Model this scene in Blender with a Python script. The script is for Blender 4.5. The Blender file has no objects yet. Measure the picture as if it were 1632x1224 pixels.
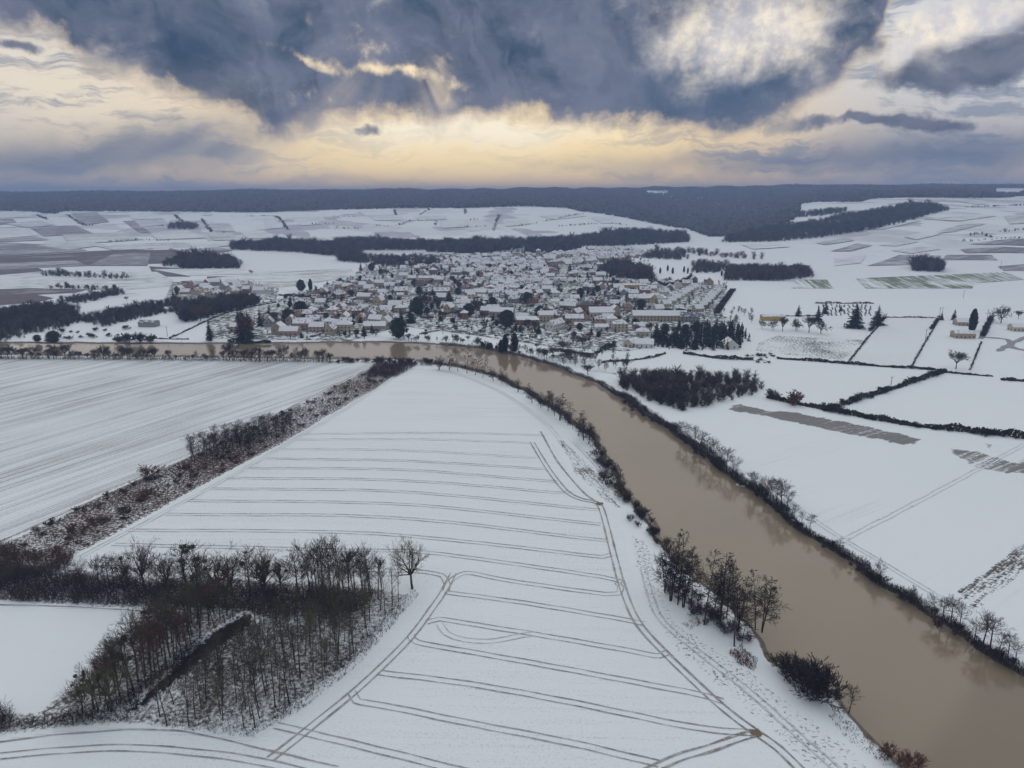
import bpy, bmesh, math, random
import numpy as np
from mathutils import Vector, Matrix
sc = bpy.context.scene
COL = sc.collection
R = math.radians
# ------------------------------------------------------------------ camera
CAMH = 120.0; FPX = 1131.0; PITCH = R(15.05)
cam_d = bpy.data.cameras.new('camera'); cam = bpy.data.objects.new('camera', cam_d); COL.objects.link(cam)
cam.location = (0, 0, CAMH); cam.rotation_euler = (R(90) - PITCH, 0, 0)
cam_d.sensor_width = 36.0; cam_d.lens = 36.0 * FPX / 1632.0
cam_d.clip_start = 1.0; cam_d.clip_end = 30000.0
sc.camera = cam
# ------------------------------------------------------------------ render, view
sc.render.engine = 'CYCLES'
sc.cycles.max_bounces = 5; sc.cycles.diffuse_bounces = 2; sc.cycles.glossy_bounces = 2
sc.cycles.volume_bounces = 0; sc.cycles.transparent_max_bounces = 4
sc.cycles.use_denoising = True
sc.cycles.use_adaptive_sampling = True; sc.cycles.adaptive_threshold = 0.02
sc.view_settings.view_transform = 'Standard'; sc.view_settings.look = 'None'
sc.view_settings.exposure = 0.10; sc.view_settings.gamma = 1.0
SUN_AZ = R(-6.5); SUN_EL = R(10.0)      # azimuth from +Y towards +X

def px2dir(x, y):
    a = x - 816.0; b = 612.0 - y
    cp, sp = math.cos(PITCH), math.sin(PITCH)
    return (a, FPX * cp + b * sp, -FPX * sp + b * cp)
def px2azel(x, y):
    d = px2dir(x, y)
    return math.degrees(math.atan2(d[0], d[1])), math.degrees(math.atan2(d[2], math.hypot(d[0], d[1])))

# ------------------------------------------------------------------ node helper
class NT:
    def __init__(s, tree): s.t = tree; s.n = tree.nodes; s.l = tree.links
    def node(s, typ, **kw):
        n = s.n.new(typ)
        for k, v in kw.items(): setattr(n, k, v)
        return n
    def put(s, sock, v):
        if isinstance(v, bpy.types.NodeSocket): s.l.new(v, sock)
        elif v is not None:
            if hasattr(sock.default_value, '__len__') and len(sock.default_value) == 4 and len(v) == 3: v = (*v, 1)
            sock.default_value = v
    def m(s, op, a, b=None, c=None, clamp=False):
        n = s.node('ShaderNodeMath', operation=op, use_clamp=clamp)
        for i, v in enumerate((a, b, c)): s.put(n.inputs[i], v)
        return n.outputs[0]
    def mix(s, f, a, b, blend='MIX'):
        n = s.node('ShaderNodeMix', data_type='RGBA', blend_type=blend)
        s.put(n.inputs['Factor'], f); s.put(n.inputs[6], a); s.put(n.inputs[7], b)
        return n.outputs[2]
    def noise(s, vec, scale, detail=3.0, rough=0.55, dim='3D', dist=0.0):
        n = s.node('ShaderNodeTexNoise', noise_dimensions=dim)
        if vec is not None: s.l.new(vec, n.inputs['Vector'])
        n.inputs['Scale'].default_value = scale; n.inputs['Detail'].default_value = detail
        n.inputs['Roughness'].default_value = rough; n.inputs['Distortion'].default_value = dist
        return n.outputs['Fac']
    def ss(s, v, lo, hi):
        n = s.node('ShaderNodeMapRange', interpolation_type='SMOOTHSTEP')
        s.put(n.inputs['Value'], v); s.put(n.inputs['From Min'], lo); s.put(n.inputs['From Max'], hi)
        return n.outputs[0]
    def mr(s, v, lo, hi, a, b):
        n = s.node('ShaderNodeMapRange')
        s.put(n.inputs['Value'], v)
        for nm, q in (('From Min', lo), ('From Max', hi), ('To Min', a), ('To Max', b)): s.put(n.inputs[nm], q)
        return n.outputs[0]
    def xyz(s, x, y, z):
        n = s.node('ShaderNodeCombineXYZ')
        for i, v in enumerate((x, y, z)): s.put(n.inputs[i], v)
        return n.outputs[0]
    def sep(s, v):
        n = s.node('ShaderNodeSeparateXYZ'); s.l.new(v, n.inputs[0]); return n.outputs
def lin(r, g, b):
    f = lambda c: (c / 255 / 12.92) if c / 255 <= 0.04045 else ((c / 255 + 0.055) / 1.055) ** 2.4
    return (f(r), f(g), f(b))

# ------------------------------------------------------------------ world: winter evening sky with broken cloud
world = bpy.data.worlds.new('World'); sc.world = world; world.use_nodes = True
def build_world():
    t = NT(world.node_tree); t.n.clear()
    d = t.node('ShaderNodeTexCoord').outputs['Generated']
    X, Y, Z = t.sep(d)
    az0 = t.m('MULTIPLY', t.m('ARCTAN2', X, Y), 180 / math.pi)
    el0 = t.m('MULTIPLY', t.m('ARCSINE', Z), 180 / math.pi)
    # domain warp
    w1 = t.m('SUBTRACT', t.noise(d, 7.0, 3, 0.6), 0.5)
    w2 = t.m('SUBTRACT', t.noise(t.xyz(t.m('ADD', X, 3.1), t.m('ADD', Y, 7.7), Z), 7.0, 3, 0.6), 0.5)
    w3 = t.m('SUBTRACT', t.noise(d, 30.0, 3, 0.6), 0.5)
    az = t.m('ADD', az0, t.m('ADD', t.m('MULTIPLY', w1, 9.0), t.m('MULTIPLY', w3, 1.6)))
    el = t.m('ADD', el0, t.m('ADD', t.m('MULTIPLY', w2, 3.6), t.m('MULTIPLY', w3, 1.0)))
    def blob(x, y, rx, ry, rot=0.0, warp=1):
        a0, e0 = px2azel(x, y)
        kx = rx / 22.0; ky = ry / 22.0         # about 22 px per degree
        da = t.m('SUBTRACT', az if warp else az0, a0); de = t.m('SUBTRACT', el if warp else el0, e0)
        c, s_ = math.cos(R(rot)), math.sin(R(rot))
        u = t.m('DIVIDE', t.m('ADD', t.m('MULTIPLY', da, c), t.m('MULTIPLY', de, s_)), kx)
        v = t.m('DIVIDE', t.m('SUBTRACT', t.m('MULTIPLY', de, c), t.m('MULTIPLY', da, s_)), ky)
        q = t.m('ADD', t.m('MULTIPLY', u, u), t.m('MULTIPLY', v, v))
        return t.m('EXPONENT', t.m('MULTIPLY', q, -1.0))
    def add(*vs):
        o = vs[0]
        for v in vs[1:]: o = t.m('ADD', o, v)
        return o
    mul = lambda a, b: t.m('MULTIPLY', a, b)
    # streaks drawn out along the horizon
    sv = t.xyz(mul(az, 0.11), mul(el, 0.62), 0.0)
    st1 = t.noise(sv, 1.0, 5, 0.66)
    puff = t.noise(d, 16.0, 6, 0.62)
    puff3 = t.noise(d, 38.0, 4, 0.6)
    puff2 = t.noise(t.xyz(mul(az, 0.16), mul(el, 0.26), 4.0), 1.0, 6, 0.6)
    # light veil below and behind the dark deck
    warm = add(blob(700, 235, 420, 75, 0, 0), mul(blob(930, 225, 260, 60, 0, 0), 0.35))
    veil = t.mix(t.ss(el0, 0.0, 9.0), lin(168, 160, 162), lin(206, 208, 212))
    veil = t.mix(t.ss(t.m('ABSOLUTE', t.m('SUBTRACT', az0, -4.0)), 8.0, 34.0), t.mix(t.ss(el0, -0.3, 3.0), lin(216, 178, 138), lin(250, 216, 164)), veil)
    veil = t.mix(t.m('MINIMUM', mul(warm, 0.95), 1.0), veil, lin(255, 228, 174))
    veil = t.mix(t.m('MINIMUM', mul(blob(740, 205, 260, 26), 0.9), 1.0), veil, lin(255, 246, 224))
    left_cream = blob(90, 150, 260, 75, -14)
    veil = t.mix(mul(left_cream, 0.9), veil, lin(232, 220, 200))
    # blue-grey streaks inside the veil
    stk = t.ss(st1, 0.46, 0.60)
    sfar = t.ss(t.m('ABSOLUTE', t.m('SUBTRACT', az0, -3.0)), 3.0, 24.0)
    veil = t.mix(mul(stk, t.m('MULTIPLY_ADD', sfar, 0.55, 0.16)), veil, lin(120, 134, 156))
    lowl = add(blob(265, 235, 165, 34, 6), mul(blob(120, 268, 240, 26, 0), 0.65), mul(blob(1290, 262, 330, 20, 0), 0.75), mul(blob(1560, 235, 160, 26), 0.7))
    veil = t.mix(t.m('MINIMUM', mul(lowl, 0.85), 0.9), veil, lin(98, 114, 140))
    # mauve band over the horizon
    veil = t.mix(t.m('MULTIPLY', t.ss(el0, 1.7, -0.2), 0.5), veil, t.mix(t.ss(t.m('ABSOLUTE', t.m('SUBTRACT', az0, -1.0)), 10.0, 32.0), lin(214, 182, 148), lin(150, 152, 158)))
    # dark deck above a ragged lower edge
    fc = t.node('ShaderNodeFloatCurve'); cu = fc.mapping.curves[0]
    edge = [(-900, -150), (-200, -40), (0, 28), (100, 72), (200, 118), (310, 165), (400, 205), (440, 218), (480, 196), (540, 180), (640, 178), (740, 184),
            (800, 175), (900, 182), (1000, 198), (1080, 210), (1160, 218), (1220, 205), (1290, 178), (1330, 145), (1390, 95), (1430, 40), (1480, -30), (1700, -90), (2500, -160)]
    pts = []
    for x, y in edge:
        a, e = px2azel(x, y); pts.append(((a + 90) / 180, max(0, min(1, e / 30))))
    cu.points[0].location = (0, pts[0][1]); cu.points[1].location = (1, pts[-1][1])
    for p in pts[1:-1]: cu.points.new(*p)
    fc.mapping.update()
    t.put(fc.inputs['Value'], t.m('DIVIDE', t.m('ADD', az, 90.0), 180.0))
    eb = mul(fc.outputs[0], 30.0)
    over = t.m('SUBTRACT', el, eb)
    deck = t.ss(add(over, mul(t.m('SUBTRACT', puff, 0.5), 3.2), mul(t.m('SUBTRACT', puff3, 0.5), 1.3), mul(t.m('SUBTRACT', puff2, 0.5), 3.0)), -0.9, 1.1)
    rim = t.m('MULTIPLY', deck, t.m('SUBTRACT', 1.0, deck))
    extra = add(mul(blob(1405, 207, 165, 11, -1), 1.25), mul(blob(1580, 78, 95, 42, 14), 1.3), mul(blob(1450, 130, 150, 20, 10), 0.55), mul(blob(12, 60, 40, 12), 0.9), mul(blob(575, 203, 60, 7), 0.6), mul(blob(612, 196, 16, 9), 0.5))
    deck = t.m('MAXIMUM', deck, mul(t.ss(add(extra, mul(t.m('SUBTRACT', puff, 0.5), 1.7), mul(t.m('SUBTRACT', puff3, 0.5), 1.5)), 0.25, 0.95), 0.92))
    hole = add(mul(blob(1195, 50, 135, 70), 1.25), mul(blob(1480, 70, 75, 24, 40), 1.0), mul(blob(1590, 18, 90, 16, 8), 1.0), mul(blob(615, 0, 40, 10), 0.5), mul(blob(180, 85, 60, 22, -10), 0.5))
    hole = t.ss(add(hole, mul(t.m('SUBTRACT', puff2, 0.5), 1.3), mul(t.m('SUBTRACT', puff, 0.5), 0.7), mul(t.m('SUBTRACT', puff3, 0.5), 0.5)), 0.10, 1.3)
    gold = add(blob(488, 78, 36, 9, -20), blob(548, 95, 46, 12, -12), mul(blob(606, 98, 34, 8, -8), .8), mul(blob(646, 108, 34, 9, -20), .8), mul(blob(692, 122, 26, 12, -30), .9), mul(blob(710, 142, 12, 22), .8))
    gold = t.ss(add(gold, mul(t.m('SUBTRACT', puff3, 0.5), 3.0), mul(t.m('SUBTRACT', puff, 0.5), 1.6)), 0.15, 1.9)
    # deck colour: blue slate, paler where thin
    dk = t.mix(t.ss(puff2, 0.3, 0.7), lin(54, 76, 102), lin(104, 114, 136))
    virga = t.noise(t.xyz(t.m('ADD', mul(az, 0.30), mul(el, 0.10)), mul(el, 0.06), 9.0), 1.0, 4, 0.55)
    dk = t.mix(mul(t.ss(virga, 0.42, 0.68), 0.55), dk, lin(124, 130, 150))
    dk = t.mix(mul(t.ss(puff, 0.45, 0.75), 0.35), dk, lin(140, 142, 160))
    dk = t.mix(mul(blob(1150, 150, 150, 60, 0, 0), 0.5), dk, lin(78, 102, 130))
    dk = t.mix(mul(t.m('SUBTRACT', 1.0, t.ss(over, 0.0, 3.0)), 0.25), dk, lin(112, 114, 132))
    light = t.mix(t.ss(t.m('ADD', mul(puff, .5), mul(puff3, .5)), 0.38, 0.62), lin(204, 202, 208), lin(255, 243, 222))
    col = t.mix(deck, veil, dk)
    col = t.mix(mul(hole, 0.95), col, light)
    col = t.mix(mul(gold, t.ss(add(blob(590, 105, 170, 60, 0, 0)), 0.1, 0.4)), col, lin(255, 234, 196))
    col = t.mix(mul(rim, 0.8), col, lin(255, 230, 192), 'MIX')
    # broad sunbeams falling below the breaks in the cloud
    sa, se = px2azel(640, 40)
    ang = t.m('ARCTAN2', t.m('SUBTRACT', az0, sa), t.m('SUBTRACT', se, el0))
    beam = t.ss(t.noise(t.xyz(mul(ang, 3.2), 0.0, 2.0), 1.4, 2, 0.5), 0.36, 0.70)
    bm_ = add(mul(blob(320, 232, 190, 62, 0, 0), 0.75), mul(blob(560, 145, 50, 40, 0, 0), 0.35), mul(blob(698, 145, 26, 42, 0, 0), 1.0), mul(blob(620, 240, 220, 50, 0, 0), 0.35))
    col = t.mix(mul(mul(beam, t.m('MINIMUM', bm_, 1.0)), 0.42), col, lin(255, 232, 196))
    # above the picture the cloud cover goes on, broken and thinner, over a clear-sky blue
    sky = t.node('ShaderNodeTexSky', sky_type='NISHITA', sun_disc=False)
    sky.sun_elevation = SUN_EL; sky.sun_rotation = SUN_AZ; sky.altitude = 150; sky.dust_density = 2.0
    up = t.noise(d, 3.2, 4, 0.6)
    ov = t.mix(t.ss(up, 0.35, 0.65), lin(194, 205, 219), lin(246, 247, 244))
    clear = t.mix(1.0, sky.outputs[0], (0.10, 0.10, 0.10), 'MULTIPLY')
    ov = t.mix(0.14, ov, clear)
    col = t.mix(t.ss(el0, 12.5, 34.0), col, ov)
    bg = t.node('ShaderNodeBackground'); t.put(bg.inputs['Color'], col); bg.inputs['Strength'].default_value = SKY_STRENGTH
    t.l.new(bg.outputs[0], t.node('ShaderNodeOutputWorld').inputs['Surface'])
SKY_STRENGTH = 1.0
build_world()
world.cycles.sampling_method = 'MANUAL'; world.cycles.sample_map_resolution = 512
# ------------------------------------------------------------------ sun, veiled by cloud ahead of the camera
sd = bpy.data.lights.new('sun', 'SUN'); so = bpy.data.objects.new('sun', sd); COL.objects.link(so)
sd.energy = 1.0; sd.angle = R(92); sd.color = (1.0, 0.88, 0.72)
sv_ = Vector((math.sin(SUN_AZ) * math.cos(SUN_EL), math.cos(SUN_AZ) * math.cos(SUN_EL), math.sin(SUN_EL)))
so.rotation_euler = sv_.to_track_quat('Z', 'Y').to_euler(); so.location = (0, 0, 400)

# ------------------------------------------------------------------ terrain height, from hill profiles
def slope_of(y):
    d = px2dir(816, y); return d[2] / d[1]
PROF = {  # bearing of the profile -> (row it reaches, forward distance)
    -900: [(400, 1500), (365, 1950), (340, 2600), (311, 3600)],
    0: [(400, 1480), (365, 1950), (339, 2600), (311, 3600)],
    220: [(402, 1450), (365, 2000), (338, 2650), (310, 3650)],
    420: [(402, 1450), (380, 1780), (355, 2150), (335, 2700), (307, 3700)],
    640: [(400, 1500), (383, 1800), (355, 2150), (332, 2650), (306, 3800)],
    820: [(400, 1500), (385, 1750), (355, 2100), (330, 2550), (304, 3900)],
    960: [(400, 1480), (385, 1750), (360, 2100), (342, 2400), (303, 4000)],
    1080: [(400, 1450), (386, 1700), (367, 2150), (338, 3000), (302, 4200)],
    1160: [(400, 1450), (388, 1650), (376, 2000), (342, 3000), (300, 4300)],
    1240: [(402, 1420), (386, 1600), (372, 1800), (352, 2100), (330, 3000), (299, 4300)],
    1310: [(402, 1400), (383, 1560), (366, 1750), (346, 2020), (324, 2450), (298, 4300)],
    1450: [(410, 1300), (365, 1600), (338, 1900), (318, 2350), (298, 4300)],
    1632: [(430, 1150), (382, 1400), (338, 1880), (322, 2300), (297, 4300)],
    2400: [(430, 1150), (382, 1400), (338, 1880), (322, 2300), (297, 4300)]}
TG = np.linspace(-2.0, 2.0, 161); YG = np.arange(0, 12001, 20.0)
def _terrain_table():
    xs = sorted(PROF); ts = np.array([(x - 816) / 1171.0 for x in xs]); rows = []
    for x in xs:
        yy = [0.0]; zz = [0.0]; first = PROF[x][0]
        yy.append(min(1050.0, first[1] - 150)); zz.append(0.0)
        for (y, Yd) in PROF[x]: yy.append(Yd); zz.append(max(0.0, CAMH + slope_of(y) * Yd))
        yy += [PROF[x][-1][1] + 700, 12001]; zz += [zz[-1] + 3, zz[-1] + 3]
        z = np.interp(YG, yy, zz); k = np.ones(7) / 7
        for _ in range(2): z = np.convolve(np.pad(z, 3, 'edge'), k, 'valid')
        rows.append(z)
    rows = np.array(rows); out = np.empty((len(TG), len(YG)))
    for j in range(len(YG)): out[:, j] = np.interp(TG, ts, rows[:, j])
    k = np.ones(3) / 3
    for j in range(len(YG)): out[:, j] = np.convolve(np.pad(out[:, j], 1, 'edge'), k, 'valid')
    return out
TT = _terrain_table()
def hgt(x, y):
    x = np.asarray(x, float); y = np.asarray(y, float)
    yc = np.clip(y, 1.0, 11990.0); t = np.clip(x / np.maximum(yc, 300.0), -1.99, 1.99)
    a = (t + 2.0) / (TG[1] - TG[0]); b = yc / 20.0
    i = a.astype(int); j = b.astype(int); fa = a - i; fb = b - j
    return (TT[i, j] * (1 - fa) + TT[i + 1, j] * fa) * (1 - fb) + (TT[i, j + 1] * (1 - fa) + TT[i + 1, j + 1] * fa) * fb
_YS = np.concatenate([np.arange(40, 1200, 0.5), np.arange(1200, 6000, 2.0)])
def G(x, y, z0=0.0):
    """ground point seen at photograph position (x, y)"""
    d = px2dir(x, y); s = d[2] / d[1]; t = d[0] / d[1]
    flat = (z0 - CAMH) / s if s < -1e-4 else 1e9
    if flat < 1000: return Vector((t * flat, flat, z0))
    zr = CAMH + s * _YS; h = hgt(t * _YS, _YS)
    k = np.nonzero(h >= zr)[0]; Yd = _YS[k[0]] if len(k) else 4300.0
    return Vector((t * Yd, Yd, float(hgt(t * Yd, Yd))))
def GP(pts, z0=0.0): return [G(x, y, z0) for x, y in pts]
def metres(x, y, hpx):
    g = G(x, y); dv = Vector((g.x, g.y, g.z - CAMH)); L = dv.length
    dep = math.asin(-dv.z / L); fwd = g.y * math.cos(PITCH) + (CAMH - g.z) * math.sin(PITCH)
    return hpx * fwd / FPX / max(0.5, math.cos(dep))
def inpoly(px, py, poly):
    px = np.asarray(px, float); py = np.asarray(py, float); c = np.zeros(px.shape, bool); n = len(poly)
    for i in range(n):
        x0, y0 = poly[i][0], poly[i][1]; x1, y1 = poly[(i + 1) % n][0], poly[(i + 1) % n][1]
        if y0 == y1: continue
        k = ((y0 > py) != (y1 > py)) & (px < (x1 - x0) * (py - y0) / (y1 - y0) + x0)
        c ^= k
    return c
def spline(pts, step):
    P = [np.array(p[:2], float) for p in pts]
    if len(P) == 2:
        n = max(1, int(np.linalg.norm(P[1] - P[0]) / step)); return [P[0] + (P[1] - P[0]) * i / n for i in range(n + 1)]
    P = [2 * P[0] - P[1]] + P + [2 * P[-1] - P[-2]]; out = []
    for i in range(1, len(P) - 2):
        n = max(1, int(np.linalg.norm(P[i + 1] - P[i]) / step))
        for k in range(n):
            u = k / n; p0, p1, p2, p3 = P[i - 1:i + 3]
            out.append(0.5 * ((2 * p1) + (p2 - p0) * u + (2 * p0 - 5 * p1 + 4 * p2 - p3) * u * u + (3 * p1 - p0 - 3 * p2 + p3) * u ** 3))
    out.append(P[-2]); return out

# ------------------------------------------------------------------ object helpers
def tag(o, label=None, cat=None, group=None, kind=None):
    if label: o['label'] = label
    if cat: o['category'] = cat
    if group: o['group'] = group
    if kind: o['kind'] = kind
    return o
def link(o, parent=None):
    COL.objects.link(o)
    if parent is not None: o.parent = parent
    return o
def empty(name, loc=(0, 0, 0), rz=0.0):
    o = bpy.data.objects.new(name, None); o.location = loc; o.rotation_euler = (0, 0, rz); o.empty_display_size = 0.5
    return link(o)
def mesh(name, verts, faces, mats=(), smooth=False):
    me = bpy.data.meshes.new(name); me.from_pydata([tuple(v) for v in verts], [], faces)
    for m_ in mats: me.materials.append(m_)
    if smooth: me.polygons.foreach_set('use_smooth', [True] * len(me.polygons))
    me.update(); return me
def mesh_np(name, V, F, mats=(), mat_idx=None):
    """V (n,3), F (m,k) with k = 3 or 4"""
    me = bpy.data.meshes.new(name); V = np.ascontiguousarray(V, np.float32); F = np.ascontiguousarray(F, np.int32)
    me.vertices.add(len(V)); me.vertices.foreach_set('co', V.ravel())
    k = F.shape[1]; me.loops.add(F.size); me.loops.foreach_set('vertex_index', F.ravel())
    me.polygons.add(len(F)); me.polygons.foreach_set('loop_start', np.arange(0, F.size, k, dtype=np.int32))
    for m_ in mats: me.materials.append(m_)
    if mat_idx is not None: me.polygons.foreach_set('material_index', np.ascontiguousarray(mat_idx, np.int32))
    me.update(calc_edges=True); return me
def obj(name, me, parent=None, mat=None):
    o = bpy.data.objects.new(name, me); link(o, parent)
    if mat is not None:
        if not me.materials: me.materials.append(mat)
        o.material_slots[0].link = 'OBJECT'; o.material_slots[0].material = mat
    return o
# ------------------------------------------------------------------ materials of the ground
def newmat(name):
    m_ = bpy.data.materials.new(name); m_.use_nodes = True; t = NT(m_.node_tree); b = t.n['Principled BSDF']
    return m_, t, b
SNOW = (0.79, 0.82, 0.84); SOIL = (0.13, 0.095, 0.07)
def snow_mat(name, soil=SOIL, cover=0.62, soft=0.10, speck=0.5, along=None, across=0.8, length=0.02, streak=0.0, patch=0.0, patch_scale=0.02, tint=None, fade=False, parcels=False):
    """snow lying on soil; cover = noise level above which soil shows, streaks follow the furrow direction"""
    m_, t, b = newmat(name)
    pos = t.node('ShaderNodeNewGeometry').outputs['Position']
    fine = t.noise(pos, speck, 5, 0.65)
    big = t.noise(pos, 0.012, 4, 0.55)
    f = fine
    if along is not None:
        a = math.atan2(along[1], along[0]); x, y, z = t.sep(pos)
        u = t.m('ADD', t.m('MULTIPLY', x, math.cos(a)), t.m('MULTIPLY', y, math.sin(a)))
        v = t.m('SUBTRACT', t.m('MULTIPLY', y, math.cos(a)), t.m('MULTIPLY', x, math.sin(a)))
        vec = t.xyz(t.m('MULTIPLY', u, length), t.m('MULTIPLY', v, across), 0.0)
        s1 = t.noise(vec, 1.0, 4, 0.65); s2 = t.noise(t.xyz(t.m('MULTIPLY', u, length * 0.4), t.m('MULTIPLY', v, across * 0.12), 3.0), 1.0, 3, 0.6)
        f = t.m('ADD', t.m('MULTIPLY', fine, 1 - streak), t.m('MULTIPLY', t.m('ADD', t.m('MULTIPLY', s1, 0.6), t.m('MULTIPLY', s2, 0.4)), streak))
    f = t.m('ADD', f, t.m('MULTIPLY', t.m('SUBTRACT', big, 0.5), 0.22))
    if patch: f = t.m('ADD', f, t.m('MULTIPLY', t.m('SUBTRACT', t.noise(pos, patch_scale, 4, 0.6), 0.5), patch))
    if fade:
        at_ = t.node('ShaderNodeAttribute', attribute_name='inner').outputs['Fac']; f = t.m('ADD', f, t.m('MULTIPLY', t.m('SUBTRACT', at_, 1.0), 0.30))
    k = t.ss(f, cover, cover + soft)
    if parcels: k = t.m('MAXIMUM', k, t.ss(t.m('ADD', t.sep(pos)[2], t.m('MULTIPLY', t.m('SUBTRACT', fine, .5), .6)), -0.15, -0.45))
    sn = t.mix(big, (SNOW[0] * .93, SNOW[1] * .94, SNOW[2] * .95), SNOW)
    if tint is not None: sn = t.mix(tint[3], sn, tint[:3])
    if parcels:
        x, y, z = t.sep(pos); vo = t.node('ShaderNodeTexVoronoi', distance='CHEBYCHEV'); vo.inputs['Randomness'].default_value = .85
        t.put(vo.inputs['Vector'], t.xyz(t.m('MULTIPLY', t.m('ADD', x, t.m('MULTIPLY', y, .35)), 1 / 95.0), t.m('MULTIPLY', t.m('SUBTRACT', y, t.m('MULTIPLY', x, .15)), 1 / 130.0), 0.0)); vo.inputs['Scale'].default_value = 1.0
        rc_ = t.sep(vo.outputs['Color'])[0]; msk = t.m('MULTIPLY', t.ss(y, 1380.0, 1560.0), t.ss(x, 420.0, 150.0)); msk = t.m('MAXIMUM', msk, t.m('MULTIPLY', t.ss(y, 1250.0, 1400.0), t.ss(x, 560.0, 800.0)))
        tone = t.mix(t.ss(rc_, .35, .95), SNOW, (.46, .45, .50)); tone = t.mix(t.m('MULTIPLY', t.ss(t.noise(pos, .02, 3), .45, .7), .5), tone, SNOW)
        sn = t.mix(msk, sn, tone)
    so_ = t.mix(t.noise(pos, 0.9, 3), tuple(c * 0.6 for c in soil), tuple(min(1, c * 1.35) for c in soil))
    t.put(b.inputs['Base Color'], t.mix(k, sn, so_))
    b.inputs['Roughness'].default_value = 0.85; b.inputs['Specular IOR Level'].default_value = 0.25
    bp = t.node('ShaderNodeBump'); bp.inputs['Strength'].default_value = 0.35; bp.inputs['Distance'].default_value = 0.25
    t.put(bp.inputs['Height'], t.m('SUBTRACT', fine, t.m('MULTIPLY', k, 0.5))); t.l.new(bp.outputs[0], b.inputs['Normal'])
    return m_
def plain_mat(name, col, rough=0.8, var=0.35, scale=1.5, spec=0.3, rnd=0.0):
    m_, t, b = newmat(name)
    pos = t.node('ShaderNodeNewGeometry').outputs['Position']
    n = t.noise(pos, scale, 4, 0.6)
    c = t.mix(n, tuple(v * (1 - var) for v in col), tuple(min(1, v * (1 + var)) for v in col))
    if rnd:
        oi = t.node('ShaderNodeObjectInfo'); k = t.mr(oi.outputs['Random'], 0, 1, 1 - rnd, 1 + rnd)
        h = t.node('ShaderNodeHueSaturation'); t.put(h.inputs['Value'], k); t.put(h.inputs['Color'], c); c = h.outputs[0]
    t.put(b.inputs['Base Color'], c); b.inputs['Roughness'].default_value = rough; b.inputs['Specular IOR Level'].default_value = spec
    return m_
M = {}
M['ground'] = snow_mat('snowy ground', cover=0.66, soft=0.12, speck=0.35, soil=(0.16, 0.13, 0.10), parcels=True)
M['track'] = None
def dirw(a, b): p, q = G(*a), G(*b); return (q.x - p.x, q.y - p.y)

# ------------------------------------------------------------------ river course
NEAR_BANK = [(-700, 568), (0, 567), (200, 569), (400, 571), (560, 574), (640, 574), (705, 582), (760, 592), (805, 607), (860, 636), (912, 671), (950, 702), (985, 752), (1010, 800), (1043, 842), (1075, 885), (1115, 925), (1170, 965), (1205, 1000), (1222, 1022), (1240, 1050), (1290, 1078), (1330, 1108), (1357, 1137), (1388, 1172), (1438, 1214), (1520, 1275), (1700, 1390)]
FAR_BANK = [(-700, 546), (0, 547), (200, 548), (400, 548), (560, 546), (640, 547), (700, 550), (760, 556), (815, 566), (860, 578), (905, 594), (955, 615), (1005, 646), (1040, 672), (1072, 692), (1120, 728), (1155, 757), (1185, 776), (1225, 808), (1264, 840), (1300, 864), (1340, 890), (1380, 919), (1430, 951), (1484, 988), (1552, 1036), (1632, 1082), (1760, 1160), (1960, 1280)]
WZ = -1.0
_nb = spline([(p.x, p.y) for p in GP(NEAR_BANK, WZ)], 6.0); _fb = spline([(p.x, p.y) for p in GP(FAR_BANK, WZ)], 6.0)
_rs = random.Random(3)
def _rag(P):
    out = []; ph = [_rs.uniform(0, 6) for _ in range(3)]
    for i, p in enumerate(P):
        k = 0.9 * math.sin(i * 0.9 + ph[0]) + 0.7 * math.sin(i * 2.1 + ph[1]) + _rs.uniform(-.5, .5)
        a = P[max(0, i - 1)]; b = P[min(len(P) - 1, i + 1)]; d = b - a; n = np.array([-d[1], d[0]]) / (np.linalg.norm(d) + 1e-6)
        out.append(p + n * k)
    return out
_nb = _rag(_nb); _fb = _rag(_fb)
RIVER = [tuple(p) for p in _nb] + [tuple(p) for p in reversed(_fb)]
def river_sdf(x, y):
    d = np.full(x.shape, 1e9)
    for i in range(len(RIVER)):
        ax, ay = RIVER[i]; bx, by = RIVER[(i + 1) % len(RIVER)]; ex, ey = bx - ax, by - ay
        u = np.clip(((x - ax) * ex + (y - ay) * ey) / (ex * ex + ey * ey + 1e-9), 0, 1)
        d = np.minimum(d, np.hypot(x - ax - u * ex, y - ay - u * ey))
    return np.where(inpoly(x, y, RIVER), -d, d)
def _axis(core0, core1, step, lo, hi, growth, mx):
    c = list(np.arange(core0, core1 + .1, step)); s = step; v = core1
    while v < hi: s = min(mx, s * growth); v += s; c.append(v)
    s = step; v = core0; pre = []
    while v > lo: s = min(mx, s * growth); v -= s; pre.append(v)
    return np.array(pre[::-1] + c)
gx = _axis(-470, 330, 2.5, -9000, 9000, 1.10, 60.0); gy = _axis(90, 650, 2.5, -600, 9500, 1.06, 40.0)
XX, YY = np.meshgrid(gx, gy); ZZ = hgt(XX, YY)
core = (XX > -800) & (XX < 620) & (YY > 0) & (YY < 800)
sdf = np.full(XX.shape, 50.0); sdf[core] = river_sdf(XX[core], YY[core])
ZZ = ZZ + np.clip((sdf - 3.0) * 0.45, -4.0, 0.0)
ny, nx = XX.shape; idx = np.arange(nx * ny).reshape(ny, nx)
F = np.stack([idx[:-1, :-1].ravel(), idx[:-1, 1:].ravel(), idx[1:, 1:].ravel(), idx[1:, :-1].ravel()], 1)
gm = mesh_np('ground', np.stack([XX.ravel(), YY.ravel(), ZZ.ravel()], 1), F, [M['ground']])
gm.polygons.foreach_set('use_smooth', [True] * len(gm.polygons))
tag(obj('ground', gm), 'snow covered valley floor and rising hillsides', 'ground', kind='structure')
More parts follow.
